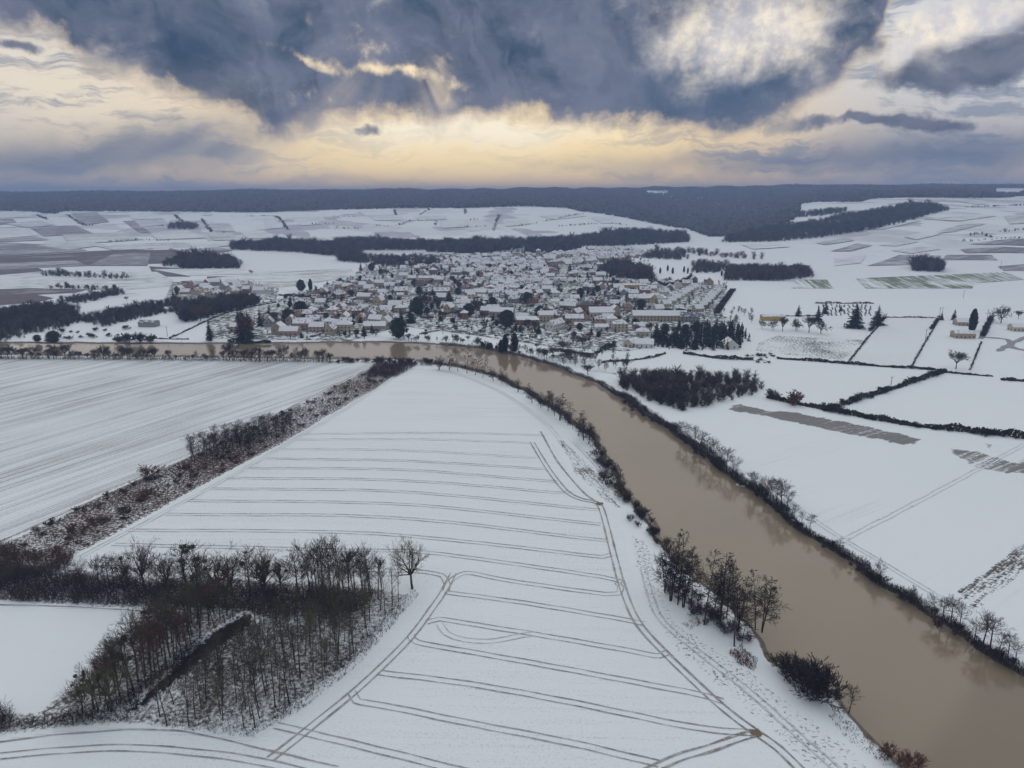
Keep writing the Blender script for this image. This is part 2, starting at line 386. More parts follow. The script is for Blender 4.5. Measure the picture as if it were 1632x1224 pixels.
def ground_mesh_z(x, y): return float(hgt(x, y))
# water
wm, t, b = newmat('muddy river water')
pos = t.node('ShaderNodeNewGeometry').outputs['Position']
t.put(b.inputs['Base Color'], t.mix(t.noise(pos, 0.02, 4), (0.20, 0.155, 0.103), (0.25, 0.195, 0.131)))
b.inputs['Roughness'].default_value = 0.09; b.inputs['IOR'].default_value = 1.42
bp = t.node('ShaderNodeBump'); bp.inputs['Strength'].default_value = 0.06; bp.inputs['Distance'].default_value = 0.10
t.put(bp.inputs['Height'], t.noise(pos, 0.9, 4, 0.6)); t.l.new(bp.outputs[0], b.inputs['Normal'])
wx0, wx1 = -780, 600
wv = [(wx0, 20, WZ), (wx1, 20, WZ), (wx1, 760, WZ), (wx0, 760, WZ)]
tag(obj('river', mesh('river', wv, [(0, 1, 2, 3)], [wm])), 'wide brown muddy river curving past the village', 'river', kind='structure')

# ------------------------------------------------------------------ fields: sheets that follow the ground
_lift = [0.004]
def sheet(name, ppx, mat, label, cat='field', lift=None, cell=45.0, world=False, kind='structure', fade=0.0):
    P = [Vector((p[0], p[1], 0)) for p in ppx] if world else [Vector((p.x, p.y, 0)) for p in GP(ppx)]
    if fade:
        if lift is None: _lift[0] += 0.003; lift = _lift[0]
        A_ = np.array([(p.x, p.y) for p in P]); lo, hi = A_.min(0), A_.max(0); ar = .5 * abs(np.dot(A_[:, 0], np.roll(A_[:, 1], 1)) - np.dot(A_[:, 1], np.roll(A_[:, 0], 1))); c_ = max(.8, math.sqrt(ar / 7000.0))
        X_, Y_ = np.meshgrid(np.arange(lo[0] - c_, hi[0] + 2 * c_, c_), np.arange(lo[1] - c_, hi[1] + 2 * c_, c_)); D_ = np.full(X_.shape, 1e9)
        for i in range(len(A_)):
            ax, ay = A_[i]; ex, ey = A_[(i + 1) % len(A_)] - A_[i]; u = np.clip(((X_ - ax) * ex + (Y_ - ay) * ey) / (ex * ex + ey * ey + 1e-9), 0, 1); D_ = np.minimum(D_, np.hypot(X_ - ax - u * ex, Y_ - ay - u * ey))
        D_ = np.where(inpoly(X_, Y_, A_), D_, 0.0); ids = np.arange(X_.size).reshape(X_.shape); q = np.stack([ids[:-1, :-1], ids[:-1, 1:], ids[1:, 1:], ids[1:, :-1]], -1).reshape(-1, 4)
        q = q[(D_.ravel()[q] > 0).any(1)]; used, inv = np.unique(q, return_inverse=True); zz = hgt(X_, Y_).ravel()[used] + lift
        me = mesh_np(name, np.column_stack([X_.ravel()[used], Y_.ravel()[used], zz]), inv.reshape(-1, 4), [mat]); at_ = me.attributes.new('inner', 'FLOAT', 'POINT'); at_.data.foreach_set('value', np.ascontiguousarray(np.clip(D_.ravel()[used] / fade, 0, 1), np.float32))
        return tag(obj(name, me), label, cat, kind=kind)
    bm = bmesh.new(); vs = [bm.verts.new(p) for p in P]; f = bm.faces.new(vs)
    far = max(p.y for p in P)
    if far > 1000:
        bmesh.ops.triangulate(bm, faces=bm.faces[:])
        for _ in range(6):
            lg = [e for e in bm.edges if e.calc_length() > cell]
            if not lg: break
            bmesh.ops.subdivide_edges(bm, edges=lg, cuts=1); bmesh.ops.triangulate(bm, faces=[q for q in bm.faces if len(q.verts) > 3])
    if lift is None: _lift[0] += 0.003; lift = _lift[0]
    for v in bm.verts:
        v.co.z = float(hgt(v.co.x, v.co.y)) + lift + max(0.0, min(1.2, (v.co.y - 950) * 0.0022))
    bmesh.ops.recalc_face_normals(bm, faces=bm.faces[:])
    if sum(q.normal.z for q in bm.faces) < 0: bmesh.ops.reverse_faces(bm, faces=bm.faces[:])
    me = bpy.data.meshes.new(name); bm.to_mesh(me); bm.free(); me.materials.append(mat)
    o = obj(name, me); tag(o, label, cat, kind=kind); return o
def ragged(ppx, amp, n=6, seed=0):
    r = random.Random(seed); out = []
    for i, p in enumerate(ppx):
        q = ppx[(i + 1) % len(ppx)]
        for k in range(n):
            u = k / n; out.append((p[0] + (q[0] - p[0]) * u + r.uniform(-amp, amp) * 1.6, p[1] + (q[1] - p[1]) * u + r.uniform(-amp, amp) * .7))
    return out
d_left = dirw((0, 700), (400, 590))
M['left_field'] = snow_mat('furrowed snow', soil=(0.15, 0.115, 0.09), cover=0.42, soft=0.28, speck=1.0, along=d_left, across=1.3, length=0.010, streak=0.8)
sheet('field', [(-500, 573), (0, 572), (250, 573), (450, 577), (600, 580), (480, 640), (300, 728), (150, 795), (0, 868), (-400, 1060)], M['left_field'], 'furrowed snowy field beside the long scrub strip')
d_mid = dirw((300, 800), (640, 805))
M['mid_field'] = snow_mat('thin level snow', soil=(0.28, 0.26, 0.24), cover=0.49, soft=0.34, speck=1.4, along=d_mid, across=0.9, length=0.02, streak=0.45)
sheet('field', [(662, 587), (720, 592), (790, 617), (860, 658), (905, 696), (960, 760), (1005, 830), (1015, 900), (1025, 960), (1070, 1030), (1180, 1110), (1330, 1240), (1300, 1330), (300, 1330), (-150, 1240), (0, 1186), (200, 1166), (330, 1172), (400, 1185), (520, 1090), (665, 950), (600, 935), (110, 925), (130, 890), (330, 780), (470, 703), (600, 624)], M['mid_field'], 'broad snowy crop field with curved wheel tracks')
sheet('field', [(-300, 975), (0, 967), (225, 974), (180, 1020), (110, 1085), (70, 1125), (0, 1132), (-300, 1150)], snow_mat('copse side snow', cover=0.57, soft=.2, speck=.9, along=dirw((0, 1000), (200, 1003)), across=.9, length=.03, streak=.6), 'small snowy field enclosed by the copse')
d_r = dirw((1300, 960), (1632, 800))
M['right_field'] = snow_mat('clean snow', soil=(0.42, 0.41, 0.41), cover=0.54, soft=0.30, speck=0.8, along=d_r, across=0.5, length=0.01, streak=0.75)
sheet('field', [(1085, 657), (1170, 632), (1260, 645), (1360, 663), (1470, 683), (1640, 704), (1900, 740), (2000, 1120), (1640, 1056), (1550, 1000), (1430, 925), (1290, 835), (1200, 755), (1130, 695)], M['right_field'], 'large clean snowy field on the right river bank')
d_r2 = dirw((1400, 640), (1632, 640))
M['right_field2'] = snow_mat('pasture snow', soil=(0.19, 0.17, 0.13), cover=0.60, soft=0.25, speck=0.7, along=d_r2, across=0.5, length=0.02, streak=0.6)
sheet('field', [(1355, 648), (1505, 601), (1640, 610), (1900, 615), (1900, 715), (1632, 688), (1500, 674), (1420, 662)], M['right_field2'], 'snowy field with faint furrows between two hedges')
sheet('field', [(1035, 588), (1110, 572), (1200, 575), (1330, 583), (1485, 590), (1440, 612), (1310, 646), (1218, 624), (1205, 607), (1110, 596)], snow_mat('meadow snow', soil=(0.17, 0.18, 0.12), cover=0.58, soft=0.3, speck=0.9), 'thinly snowed meadow crossed by power poles')
sheet('field', [(1358, 582), (1412, 508), (1493, 508), (1452, 585)], snow_mat('grey pasture', soil=(0.25, 0.25, 0.23), cover=0.50, soft=0.3, speck=1.2), 'greyish snowed pasture beside the villa garden')
scrubm = snow_mat('weedy fallow', soil=(0.075, 0.065, 0.055), cover=0.49, soft=0.12, speck=0.6, patch=0.5, patch_scale=0.03, fade=True)
sheet('fallow_ground', [(1192, 560), (1200, 545), (1230, 533), (1375, 540), (1395, 545), (1352, 577), (1280, 570)], scrubm, 'weedy fallow plot with dark tufts through snow', 'fallow', fade=6.0)
mud = snow_mat('bare wet mud', soil=(0.20, 0.19, 0.185), cover=0.36, soft=0.12, speck=0.6, along=d_r, across=0.45, length=0.02, streak=0.7, fade=True)
for pts in ([(1148, 648), (1180, 643), (1215, 650), (1270, 655), (1330, 668), (1400, 680), (1480, 700), (1470, 712), (1430, 710), (1370, 697), (1300, 682), (1220, 665), (1160, 655)],
            [(1505, 714), (1560, 716), (1612, 732), (1650, 720), (1650, 760), (1600, 758), (1530, 742)], [(1560, 704), (1598, 708), (1590, 720), (1565, 718)], [(1630, 700), (1650, 703), (1650, 716), (1632, 712)], [(1610, 768), (1650, 752), (1650, 772)]):
    sheet('mud_patch', ragged(pts, 3.0, 4, len(pts)), mud, 'bare grey mud showing through field snow', 'mud', fade=4.0)
rough = snow_mat('rough stubble', soil=(0.10, 0.085, 0.075), cover=0.47, soft=0.08, speck=0.8, along=dirw((1520, 960), (1632, 860)), across=1.0, length=0.08, streak=0.6, fade=True)
sheet('stubble_strip', ragged([(1510, 935), (1560, 905), (1640, 845), (1720, 790), (1760, 830), (1640, 925), (1560, 985), (1530, 965)], 2, 5, 5), rough, 'rough stubble strip on the right bank field', 'stubble', fade=3.0)
rough2 = snow_mat('rough clods', soil=(0.10, 0.095, 0.08), cover=0.46, soft=0.10, speck=1.1, along=dirw((880, 700), (980, 800)), across=0.9, length=0.15, streak=0.5, fade=True)
sheet('clod_strip', ragged([(876, 696), (905, 700), (950, 742), (985, 790), (1008, 818), (975, 812), (945, 792), (908, 752)], 1.5, 4, 7), rough2, 'rough clod strip between wheel track and river', 'clods', fade=3.0)
rough3 = snow_mat('rough grass verge', soil=(0.11, 0.11, 0.095), cover=0.45, soft=0.12, speck=1.4, fade=True)
sheet('verge_strip', ragged([(1005, 850), (1030, 862), (1042, 930), (1062, 985), (1130, 1040), (1210, 1105), (1300, 1180), (1400, 1260), (1330, 1260), (1240, 1172), (1150, 1098), (1070, 1030), (1030, 965), (1016, 905)], 1.2, 4, 8), rough3, 'rough grassy verge along the river bank', 'verge', fade=2.0)
sheet('trampled_strip', ragged([(990, 838), (1040, 862), (1062, 930), (1085, 985), (1150, 1030), (1215, 1075), (1290, 1130), (1370, 1190), (1440, 1262), (1310, 1262), (1230, 1180), (1140, 1102), (1060, 1035), (1020, 968), (1004, 905)], 2.0, 4, 18), snow_mat('trampled snow', soil=(0.17, 0.165, 0.155), cover=0.50, soft=0.16, speck=1.0, patch=0.2, patch_scale=0.08, fade=True), 'broad trampled snow strip beside the river bank', 'trampled snow', fade=3.0)
M['scrub_ground'] = snow_mat('scrubby snow', soil=(0.10, 0.065, 0.055), cover=0.40, soft=0.14, speck=0.9, patch=0.30, fade=True)
sheet('scrub_ground', ragged([(-60, 895), (0, 868), (150, 795), (300, 728), (480, 640), (600, 580), (660, 578), (600, 620), (470, 697), (330, 772), (130, 884), (0, 940)], 1.5, 5, 2), M['scrub_ground'], 'reddish scrub strip ground between two fields', 'scrub', fade=2.0)
M['copse_floor'] = snow_mat('copse floor', soil=(0.080, 0.068, 0.066), cover=0.33, soft=0.30, speck=0.9, patch=0.40, patch_scale=0.07, fade=True)
sheet('copse_floor', ragged([(-100, 880), (0, 890), (110, 900), (180, 915), (400, 920), (600, 935), (660, 945), (560, 1060), (470, 1130), (400, 1180), (300, 1166), (200, 1158), (90, 1165), (0, 1178), (-80, 1180), (-80, 1140), (60, 1130), (130, 1085), (215, 985), (220, 974), (0, 962), (-100, 960)], 2.0, 4, 3), M['copse_floor'], 'leaf littered copse floor with patchy snow', 'copse floor', fade=2.0)
# ditch through the copse
M['ditch'] = snow_mat('wet ditch', soil=(0.026, 0.022, 0.019), cover=0.27, soft=0.12, speck=0.8, fade=True)
sheet('ditch', ragged([(392, 974), (416, 986), (390, 1008), (356, 1030), (318, 1060), (284, 1088), (240, 1122), (205, 1142), (195, 1134), (240, 1096), (288, 1048), (336, 1008)], 1.0, 4, 4), M['ditch'], 'dark wet ditch running through the copse', 'ditch', fade=2.2)
# far fields
grey = [snow_mat('vineyard snow %d' % i, soil=s_, cover=c_, soft=0.3, speck=0.06, along=(1, .6), across=0.12, length=0.01, streak=0.7) for i, (s_, c_) in enumerate([((0.30, 0.29, 0.31), 0.38), ((0.19, 0.17, 0.20), 0.28), ((0.34, 0.33, 0.35), 0.44), ((0.12, 0.095, 0.105), 0.20)])]
PARC = [([(113, 340), (154, 339), (175, 354), (134, 359)], 1), ([(45, 362), (120, 360), (150, 373), (70, 377)], 1), ([(100, 375), (150, 373), (200, 385), (110, 390)], 0), ([(196, 353), (215, 352), (240, 371), (225, 372)], 1), ([(215, 353), (260, 350), (272, 358), (225, 362)], 0), ([(0, 350), (20, 349), (30, 358), (0, 358)], 1), ([(150, 372), (200, 370), (225, 383), (180, 386)], 0),
        ([(-40, 385), (100, 392), (140, 400), (-40, 412)], 1), ([(-40, 413), (150, 401), (270, 396), (300, 404), (270, 420), (20, 426), (-40, 430)], 3), ([(150, 392), (290, 387), (330, 392), (300, 400), (180, 399)], 0), ([(238, 425), (318, 430), (302, 441), (245, 441)], 3), ([(330, 441), (400, 440), (412, 447), (330, 447)], 3), ([(205, 343), (250, 341), (262, 349), (212, 351)], 2), ([(330, 358), (365, 357), (375, 369), (342, 369)], 0), ([(380, 368), (420, 368), (440, 380), (395, 381)], 2),
        ([(-40, 430), (60, 427), (70, 432), (-40, 442)], 3), ([(-40, 462), (90, 458), (140, 462), (60, 482), (-40, 490)], 3), ([(60, 470), (200, 463), (230, 470), (120, 482)], 2), ([(590, 346), (640, 344), (640, 351), (598, 352)], 2), ([(660, 346), (710, 344), (712, 350), (666, 352)], 2), ([(860, 345), (920, 340), (935, 345), (880, 351)], 2), ([(940, 347), (972, 346), (984, 356), (960, 357)], 2),
        ([(1323, 401), (1366, 389), (1390, 392), (1356, 401)], 1), ([(1382, 424), (1433, 407), (1500, 408), (1495, 421)], 1), ([(1501, 415), (1508, 407), (1580, 407), (1590, 415)], 1), ([(1546, 390), (1585, 384), (1650, 380), (1650, 393)], 1), ([(1480, 374), (1531, 359), (1572, 357), (1521, 370)], 0), ([(1400, 392), (1443, 384), (1464, 386), (1428, 393)], 0), ([(1300, 388), (1345, 380), (1362, 384), (1315, 391)], 0), ([(1470, 350), (1540, 345), (1590, 345), (1530, 353)], 0), ([(1590, 425), (1650, 420), (1650, 432), (1600, 432)], 1), ([(1370, 366), (1430, 352), (1470, 352), (1410, 366)], 2), ([(1520, 320), (1545, 319), (1575, 325), (1560, 327)], 0)]
PARC += [([(60, 392), (140, 386), (170, 391), (110, 399)], 0), ([(-40, 372), (30, 374), (80, 383), (-40, 388)], 1), ([(330, 372), (372, 372), (375, 383), (340, 384)], 0), ([(10, 357), (60, 352), (90, 359), (40, 363)], 0), ([(-40, 338), (30, 338), (60, 346), (-40, 350)], 2), ([(280, 400), (345, 394), (372, 400), (300, 410)], 1), ([(70, 448), (180, 446), (230, 452), (120, 458)], 1), ([(130, 500), (190, 484), (240, 480), (180, 496)], 2), ([(0, 420), (120, 416), (140, 424), (0, 430)], 1), ([(-40, 500), (20, 488), (70, 482), (60, 490), (0, 500)], 1), ([(140, 424), (235, 424), (240, 403), (180, 406)], 1), ([(245, 430), (300, 440), (420, 436), (560, 428), (470, 432), (330, 428)], 2), ([(300, 388), (370, 384), (372, 392), (310, 398)], 2), ([(-40, 366), (40, 364), (60, 376), (-40, 384)], 2), ([(240, 372), (300, 368), (330, 380), (250, 383)], 2), ([(420, 350), (440, 350), (450, 364), (425, 366)], 2), ([(470, 350), (500, 348), (512, 358), (480, 360)], 2), ([(700, 354), (745, 352), (752, 362), (705, 364)], 2), ([(800, 350), (840, 348), (845, 358), (806, 362)], 2),
         ([(1420, 400), (1470, 394), (1500, 398), (1450, 405)], 0), ([(1530, 398), (1600, 394), (1650, 397), (1650, 404), (1540, 404)], 1), ([(1440, 378), (1480, 370), (1500, 374), (1460, 383)], 2), ([(1600, 345), (1650, 342), (1650, 356), (1610, 358)], 0), ([(1330, 412), (1380, 408), (1372, 420), (1330, 424)], 2), ([(1180, 390), (1240, 388), (1260, 394), (1200, 398)], 2)]
for i, (q, k) in enumerate(PARC):
    sheet('vineyard_parcel', q, grey[k], 'grey vineyard parcel on the snowy hillside', 'vineyard')
green = snow_mat('winter wheat through snow', soil=(0.15, 0.18, 0.105), cover=0.42, soft=0.14, speck=0.08, along=dirw((1400, 446), (1430, 460)), across=0.25, length=0.01, streak=0.8)
green2 = snow_mat('thin green meadow', soil=(0.19, 0.22, 0.15), cover=0.42, soft=0.3, speck=0.05, along=(1, .1), across=0.08, length=0.01, streak=0.6)
sheet('wheat_field', [(1364, 444), (1606, 434), (1632, 446), (1552, 452), (1550, 460), (1380, 460)], green, 'long green winter wheat field striped with snow', 'wheat field')
sheet('wheat_field', [(1257, 446), (1318, 446), (1328, 460), (1262, 460)], green, 'small green winter wheat plot striped with snow', 'wheat field')
sheet('meadow', [(-40, 444), (75, 432), (250, 434), (275, 446), (280, 456), (190, 463), (-40, 457)], green2, 'faint green meadow left of the hamlet', 'meadow')
sheet('meadow', [(285, 449), (400, 437), (560, 430), (570, 440), (470, 456), (430, 460)], green2, 'faint green meadow behind the hamlet', 'meadow')
M['town_ground'] = snow_mat('village gardens', soil=(0.075, 0.075, 0.06), cover=0.42, soft=0.14, speck=0.20, patch=0.30, patch_scale=0.03)
sheet('village_ground', [(330, 540), (330, 500), (430, 480), (540, 452), (590, 420), (720, 402), (850, 398), (960, 405), (960, 440), (1060, 445), (1160, 455), (1145, 500), (1180, 515), (1150, 550), (1060, 548), (1000, 560), (880, 553), (760, 535), (640, 520), (560, 543)], M['town_ground'], 'snowy gardens and yards of the village', 'village ground', cell=40)
sheet('village_ground', [(262, 478), (275, 450), (400, 450), (445, 460), (440, 478)], M['town_ground'], 'snowy gardens of the small hamlet', 'village ground', cell=40)

# ------------------------------------------------------------------ wheel tracks, paths and streets
tm, t, b = newmat('muddy wheel rut')
pos = t.node('ShaderNodeNewGeometry').outputs['Position']
k = t.m('MULTIPLY', t.ss(t.noise(pos, 0.6, 5, 0.7), 0.33, 0.60), t.mr(t.noise(pos, 0.04, 3, 0.6), 0.35, 0.65, 0.45, 1.0))
t.put(b.inputs['Base Color'], t.mix(k, (0.50, 0.49, 0.48), (0.165, 0.135, 0.118))); b.inputs['Roughness'].default_value = 0.8
fm, t, b = newmat('faint wheel rut')
pos = t.node('ShaderNodeNewGeometry').outputs['Position']
k = t.ss(t.noise(pos, 0.5, 5, 0.7), 0.40, 0.75)
t.put(b.inputs['Base Color'], t.mix(k, (0.62, 0.63, 0.65), (0.24, 0.20, 0.18))); b.inputs['Roughness'].default_value = 0.8
_tl = [0.13]
def ribbon(pts, off, w, z):
    P = np.array(pts); d = np.gradient(P, axis=0); n = np.stack([-d[:, 1], d[:, 0]], 1); n /= np.linalg.norm(n, axis=1)[:, None] + 1e-9
    a = P + n * (off - w / 2); b_ = P + n * (off + w / 2); m_ = len(P)
    wv_ = 1 + .28 * np.sin(P[:, 0] * .31 + P[:, 1] * .23 + off) + .22 * np.sin(P[:, 0] * .83 - P[:, 1] * .71 + 2 * off); jit = .10 * np.sin(P[:, 0] * .13 + P[:, 1] * .17) + .06 * np.sin(P[:, 0] * .47)
    a = P + n * (off + jit - w * wv_ / 2)[:, None]; b_ = P + n * (off + jit + w * wv_ / 2)[:, None]
    zz = hgt(P[:, 0], P[:, 1]) + z + np.clip((P[:, 1] - 950) * 0.0025, 0, 1.6)
    V = np.concatenate([np.column_stack([a, zz]), np.column_stack([b_, zz])]); i = np.arange(m_ - 1)
    return V, np.stack([i, i + m_, i + m_ + 1, i + 1], 1)[:, ::-1]
def track(ppx, label, gauge=1.9, w=0.27, mat=None, name='wheel_track', step=2.0, cat='track', wob=0.0):
    P = spline([(p.x, p.y) for p in GP(ppx)], step)
    _tl[0] += 0.0016
    Vs, Fs, n = [], [], 0
    for off in ((-gauge / 2, gauge / 2) if gauge else (0.0,)):
        V, F_ = ribbon(P, off, w, _tl[0]); Vs.append(V); Fs.append(F_ + n); n += len(V)
    F_ = np.concatenate(Fs); V = np.concatenate(Vs)
    e1 = V[F_[0, 1]] - V[F_[0, 0]]; e2 = V[F_[0, 2]] - V[F_[0, 0]]
    if np.cross(e1, e2)[2] < 0: F_ = F_[:, ::-1]
    o = obj(name, mesh_np(name, V, F_, [mat or tm])); tag(o, label, cat, kind='structure'); return o
TRAM = [[(487, 692), (700, 690), (868, 694)], [(475, 701), (650, 700), (850, 706)], [(450, 716), (640, 718), (855, 730)], [(425, 731), (650, 735), (872, 748)], [(395, 746), (640, 749), (888, 768)], [(362, 762), (640, 766), (900, 786), (908, 782)], [(335, 779), (640, 784), (952, 813)], [(300, 798), (640, 804), (957, 836)], [(265, 820), (620, 825), (968, 862)], [(205, 845), (600, 851), (960, 888), (974, 884)],
        [(180, 868), (540, 877), (691, 882), (960, 920), (984, 930), (988, 941), (965, 947), (814, 926), (755, 914), (735, 915), (716, 928), (711, 942)], [(120, 903), (600, 909), (690, 914), (708, 922), (713, 934)], [(711, 944), (840, 962), (980, 985), (1027, 994)], [(680, 992), (700, 987), (760, 996), (860, 1012), (1000, 1037), (1050, 1046), (1066, 1040)], [(655, 1012), (665, 1024), (740, 1038), (900, 1066), (1100, 1104), (1152, 1118)], [(605, 1072), (740, 1089), (900, 1118), (1100, 1158), (1200, 1168)], [(560, 1104), (568, 1118), (620, 1127), (740, 1151), (900, 1182), (1050, 1218)], [(440, 1156), (540, 1180), (640, 1205), (760, 1236)]]
for i, p in enumerate(TRAM): track(p, 'pair of wheel ruts crossing the snowy crop field', mat=fm if i < 3 else tm)
track([(700, 994), (712, 1010), (740, 1020), (780, 1022), (830, 1013), (850, 1010)], 'short looping wheel ruts beside a crop field track', mat=fm)
track([(128, 888), (213, 843), (336, 777), (463, 705), (560, 646), (640, 594), (664, 588)], 'headland wheel ruts following the scrub strip', mat=fm)
track([(722, 914), (706, 945), (690, 968), (640, 1032), (560, 1106), (490, 1164), (430, 1210)], 'headland wheel ruts following the copse edge', w=.42)
track([(664, 588), (720, 594), (780, 616), (830, 645), (868, 674), (893, 700)], 'headland wheel ruts at the tip of the field', mat=fm)
track([(848, 705), (862, 728), (880, 757), (905, 785), (930, 797), (955, 804), (968, 845), (980, 890), (990, 930), (1016, 990), (1060, 1042), (1110, 1090), (1160, 1134), (1205, 1168), (1240, 1192), (1290, 1240)], 'main muddy wheel ruts along the river side of the field', gauge=2.0, w=.55)
track([(862, 688), (880, 722), (905, 757), (930, 785), (950, 800)], 'single dark rut beside the clod strip', gauge=0, w=.8)
track([(1205, 1168), (1140, 1190), (1080, 1208), (1010, 1240)], 'muddy ruts leaving the junction at the field end', w=.5)
track([(1025, 905), (1036, 950), (1056, 990), (1110, 1036), (1200, 1108), (1290, 1188), (1350, 1240)], 'grassy ruts along the river verge', gauge=1.8, w=.5, mat=fm)
track([(915, 705), (950, 742), (985, 790), (990, 800)], 'rut running through the clod strip', gauge=1.6, w=.4, mat=fm)
track([(-60, 1212), (60, 1200), (170, 1192), (260, 1195), (400, 1212), (540, 1245)], 'curving wheel ruts below the copse')
track([(-40, 1190), (60, 1175), (140, 1167), (220, 1163), (300, 1168), (400, 1190), (540, 1222)], 'thin dark furrow line below the copse', gauge=0, w=.35)
track([(-40, 963), (100, 967), (235, 974)], 'thin dark furrow at the top of the small field', gauge=0, w=.35)
track([(-20, 872), (150, 797), (300, 730), (480, 641), (600, 581)], 'dark furrow along the scrub strip', gauge=0, w=1.0)
for i, p in enumerate([[(1200, 752), (1300, 830), (1420, 905), (1520, 965)], [(1325, 870), (1480, 790), (1632, 708)]]):
    track(p, 'faint wheel ruts in the clean right bank field', mat=snow_mat('pale rut', soil=(.4, .4, .42), cover=.45, soft=.3) if i == 0 else bpy.data.materials['pale rut'], w=.5)
for (x, y, r) in ((955, 803, 1.6), (1206, 1169, 1.3)):
    g = G(x, y); rr = random.Random(x)
    _tl[0] += .002
    V = [(g.x, g.y, _tl[0])] + [(g.x + math.cos(a) * r * rr.uniform(.6, 1.3), g.y + math.sin(a) * r * rr.uniform(.6, 1.3), _tl[0]) for a in np.linspace(0, 2 * math.pi, 25)[:-1]]
    tag(obj('mud_patch', mesh('mud_patch', V, [(0, i, i % 24 + 1) for i in range(1, 25)], [plain_mat('churned mud', (.15, .115, .075), .7)])), 'churned mud where wheel tracks meet', 'mud', kind='structure')
M['street'] = plain_mat('wet slushy asphalt', (0.16, 0.17, 0.19), 0.45, 0.3, 0.4)
STREETS = [[(884, 402), (893, 415), (898, 435), (901, 455), (905, 475)], [(640, 447), (652, 455), (657, 465), (650, 485), (645, 495)], [(1044, 500), (1065, 482), (1092, 464)], [(1100, 496), (1118, 478), (1132, 464)], [(1000, 535), (1008, 515), (1025, 503), (1044, 500)], [(820, 486), (850, 490), (905, 475), (930, 455)], [(1590, 560), (1612, 548), (1640, 535)], [(1563, 540), (1575, 520), (1580, 508)], [(1568, 538), (1605, 541), (1616, 555), (1640, 560)]]
for i, p in enumerate(STREETS):
    track(p, ['steep main street climbing through the village', 'curving lane between walled gardens', 'straight street beside the row houses', 'street between the two house rows', 'street at the river end of the village', 'cross street in the village core', 'drive beside the villa', 'lane beside the hedge', 'curved drive at the edge of the village'][i], gauge=0, w=7.5 if i < 6 else 4.5, mat=M['street'], name='street', step=8.0, cat='street')
M['path'] = snow_mat('trodden snow path', soil=(.45, .45, .46), cover=.5, soft=.3)
for p, lb in (([(975, 558), (1000, 540), (1010, 528)], 'snowy riverside lane into the village'), ([(832, 556), (870, 535), (905, 515)], 'snowy lane between orchards'), ([(370, 452), (430, 456), (470, 467), (505, 478)], 'pale farm lane above the hamlet'), ([(290, 512), (350, 500), (410, 486), (450, 478)], 'pale diagonal farm lane'), ([(945, 590), (985, 596), (1010, 601)], 'snowy river path')):
    track(p, lb, gauge=0, w=4.5, mat=M['path'], name='path', step=8.0, cat='path')
# ------------------------------------------------------------------ plants: meshes grown once, shared by the copies
def frames(D):
    D = D / (np.linalg.norm(D, axis=1)[:, None] + 1e-9)
    ref = np.where(np.abs(D[:, 2:3]) > 0.9, np.array([[1., 0, 0]]), np.array([[0., 0, 1]]))
    U = np.cross(D, ref); U /= np.linalg.norm(U, axis=1)[:, None] + 1e-9
    return U, np.cross(D, U)
def tubes(S, sides):
    """S rows: p0(3) p1(3) r0 r1"""
    S = np.array(S, float); n = len(S); P0, P1, r0, r1 = S[:, :3], S[:, 3:6], S[:, 6], S[:, 7]
    U, W = frames(P1 - P0); V = np.empty((n, 2 * sides, 3))
    for k in range(sides):
        a = 2 * math.pi * k / sides; o = math.cos(a) * U + math.sin(a) * W
        V[:, k] = P0 + o * r0[:, None]; V[:, sides + k] = P1 + o * r1[:, None]
    b0 = np.arange(n)[:, None] * 2 * sides; F = []
    for k in range(sides):
        q = (k + 1) % sides; F.append(b0 + np.array([[k, q, sides + q, sides + k]]))
    return V.reshape(-1, 3), np.concatenate(F)
def ribbons(S, rng):
    S = np.array(S, float); n = len(S); P0, P1, r0, r1 = S[:, :3], S[:, 3:6], S[:, 6], S[:, 7]
    U, W = frames(P1 - P0); a = rng.uniform(0, math.pi, n)[:, None]; o = np.cos(a) * U + np.sin(a) * W
    V = np.stack([P0 - o * r0[:, None], P0 + o * r0[:, None], P1 + o * r1[:, None], P1 - o * r1[:, None]], 1)
    return V.reshape(-1, 3), np.arange(4 * n).reshape(n, 4)
def join(parts):
    Vs, Fs, n = [], [], 0
    for V, F_ in parts:
        Vs.append(V); Fs.append(F_ + n); n += len(V)
    return np.concatenate(Vs), np.concatenate(Fs)
def unit(v): return v / (np.linalg.norm(v) + 1e-9)
def rand_dir(rng): return unit(rng.normal(size=3))
def branch(rng, out, p, d, L, r, lev, maxlev, kids, spread, up=0.15, nseg=3, taper=0.45, short=0.62):
    q = p.copy(); dirn = d.copy(); pts = [q]
    for i in range(nseg):
        dirn = unit(dirn + rng.normal(size=3) * 0.16 + np.array([0, 0, up]) * 0.4)
        n_ = q + dirn * L / nseg
        out[lev].append((*q, *n_, r * (1 - (1 - taper) * i / nseg), r * (1 - (1 - taper) * (i + 1) / nseg)))
        q = n_; pts.append(q)
    if lev >= maxlev: return
    k = kids[min(lev, len(kids) - 1)]
    for j in range(k):
        f = rng.uniform(0.25, 1.0) if j else 1.0
        a = f * nseg; i = min(nseg - 1, int(a)); pp = pts[i] + (pts[i + 1] - pts[i]) * (a - i)
        nd = unit(dirn + rand_dir(rng) * spread + np.array([0, 0, up]))
        branch(rng, out, pp, nd, L * short * rng.uniform(.7, 1.15), max(0.018, r * 0.55 * (1.2 - 0.4 * f)), lev + 1, maxlev, kids, spread, up, max(1, nseg - 1), taper, short)
PLANT = {}
def bark(name, col, rnd=0.25): return plain_mat(name, col, 0.9, 0.45, 2.0, 0.1, rnd)
M['bark'] = bark('grey brown bark', (0.060, 0.050, 0.042)); M['twig'] = bark('bare twigs', (0.075, 0.057, 0.050))
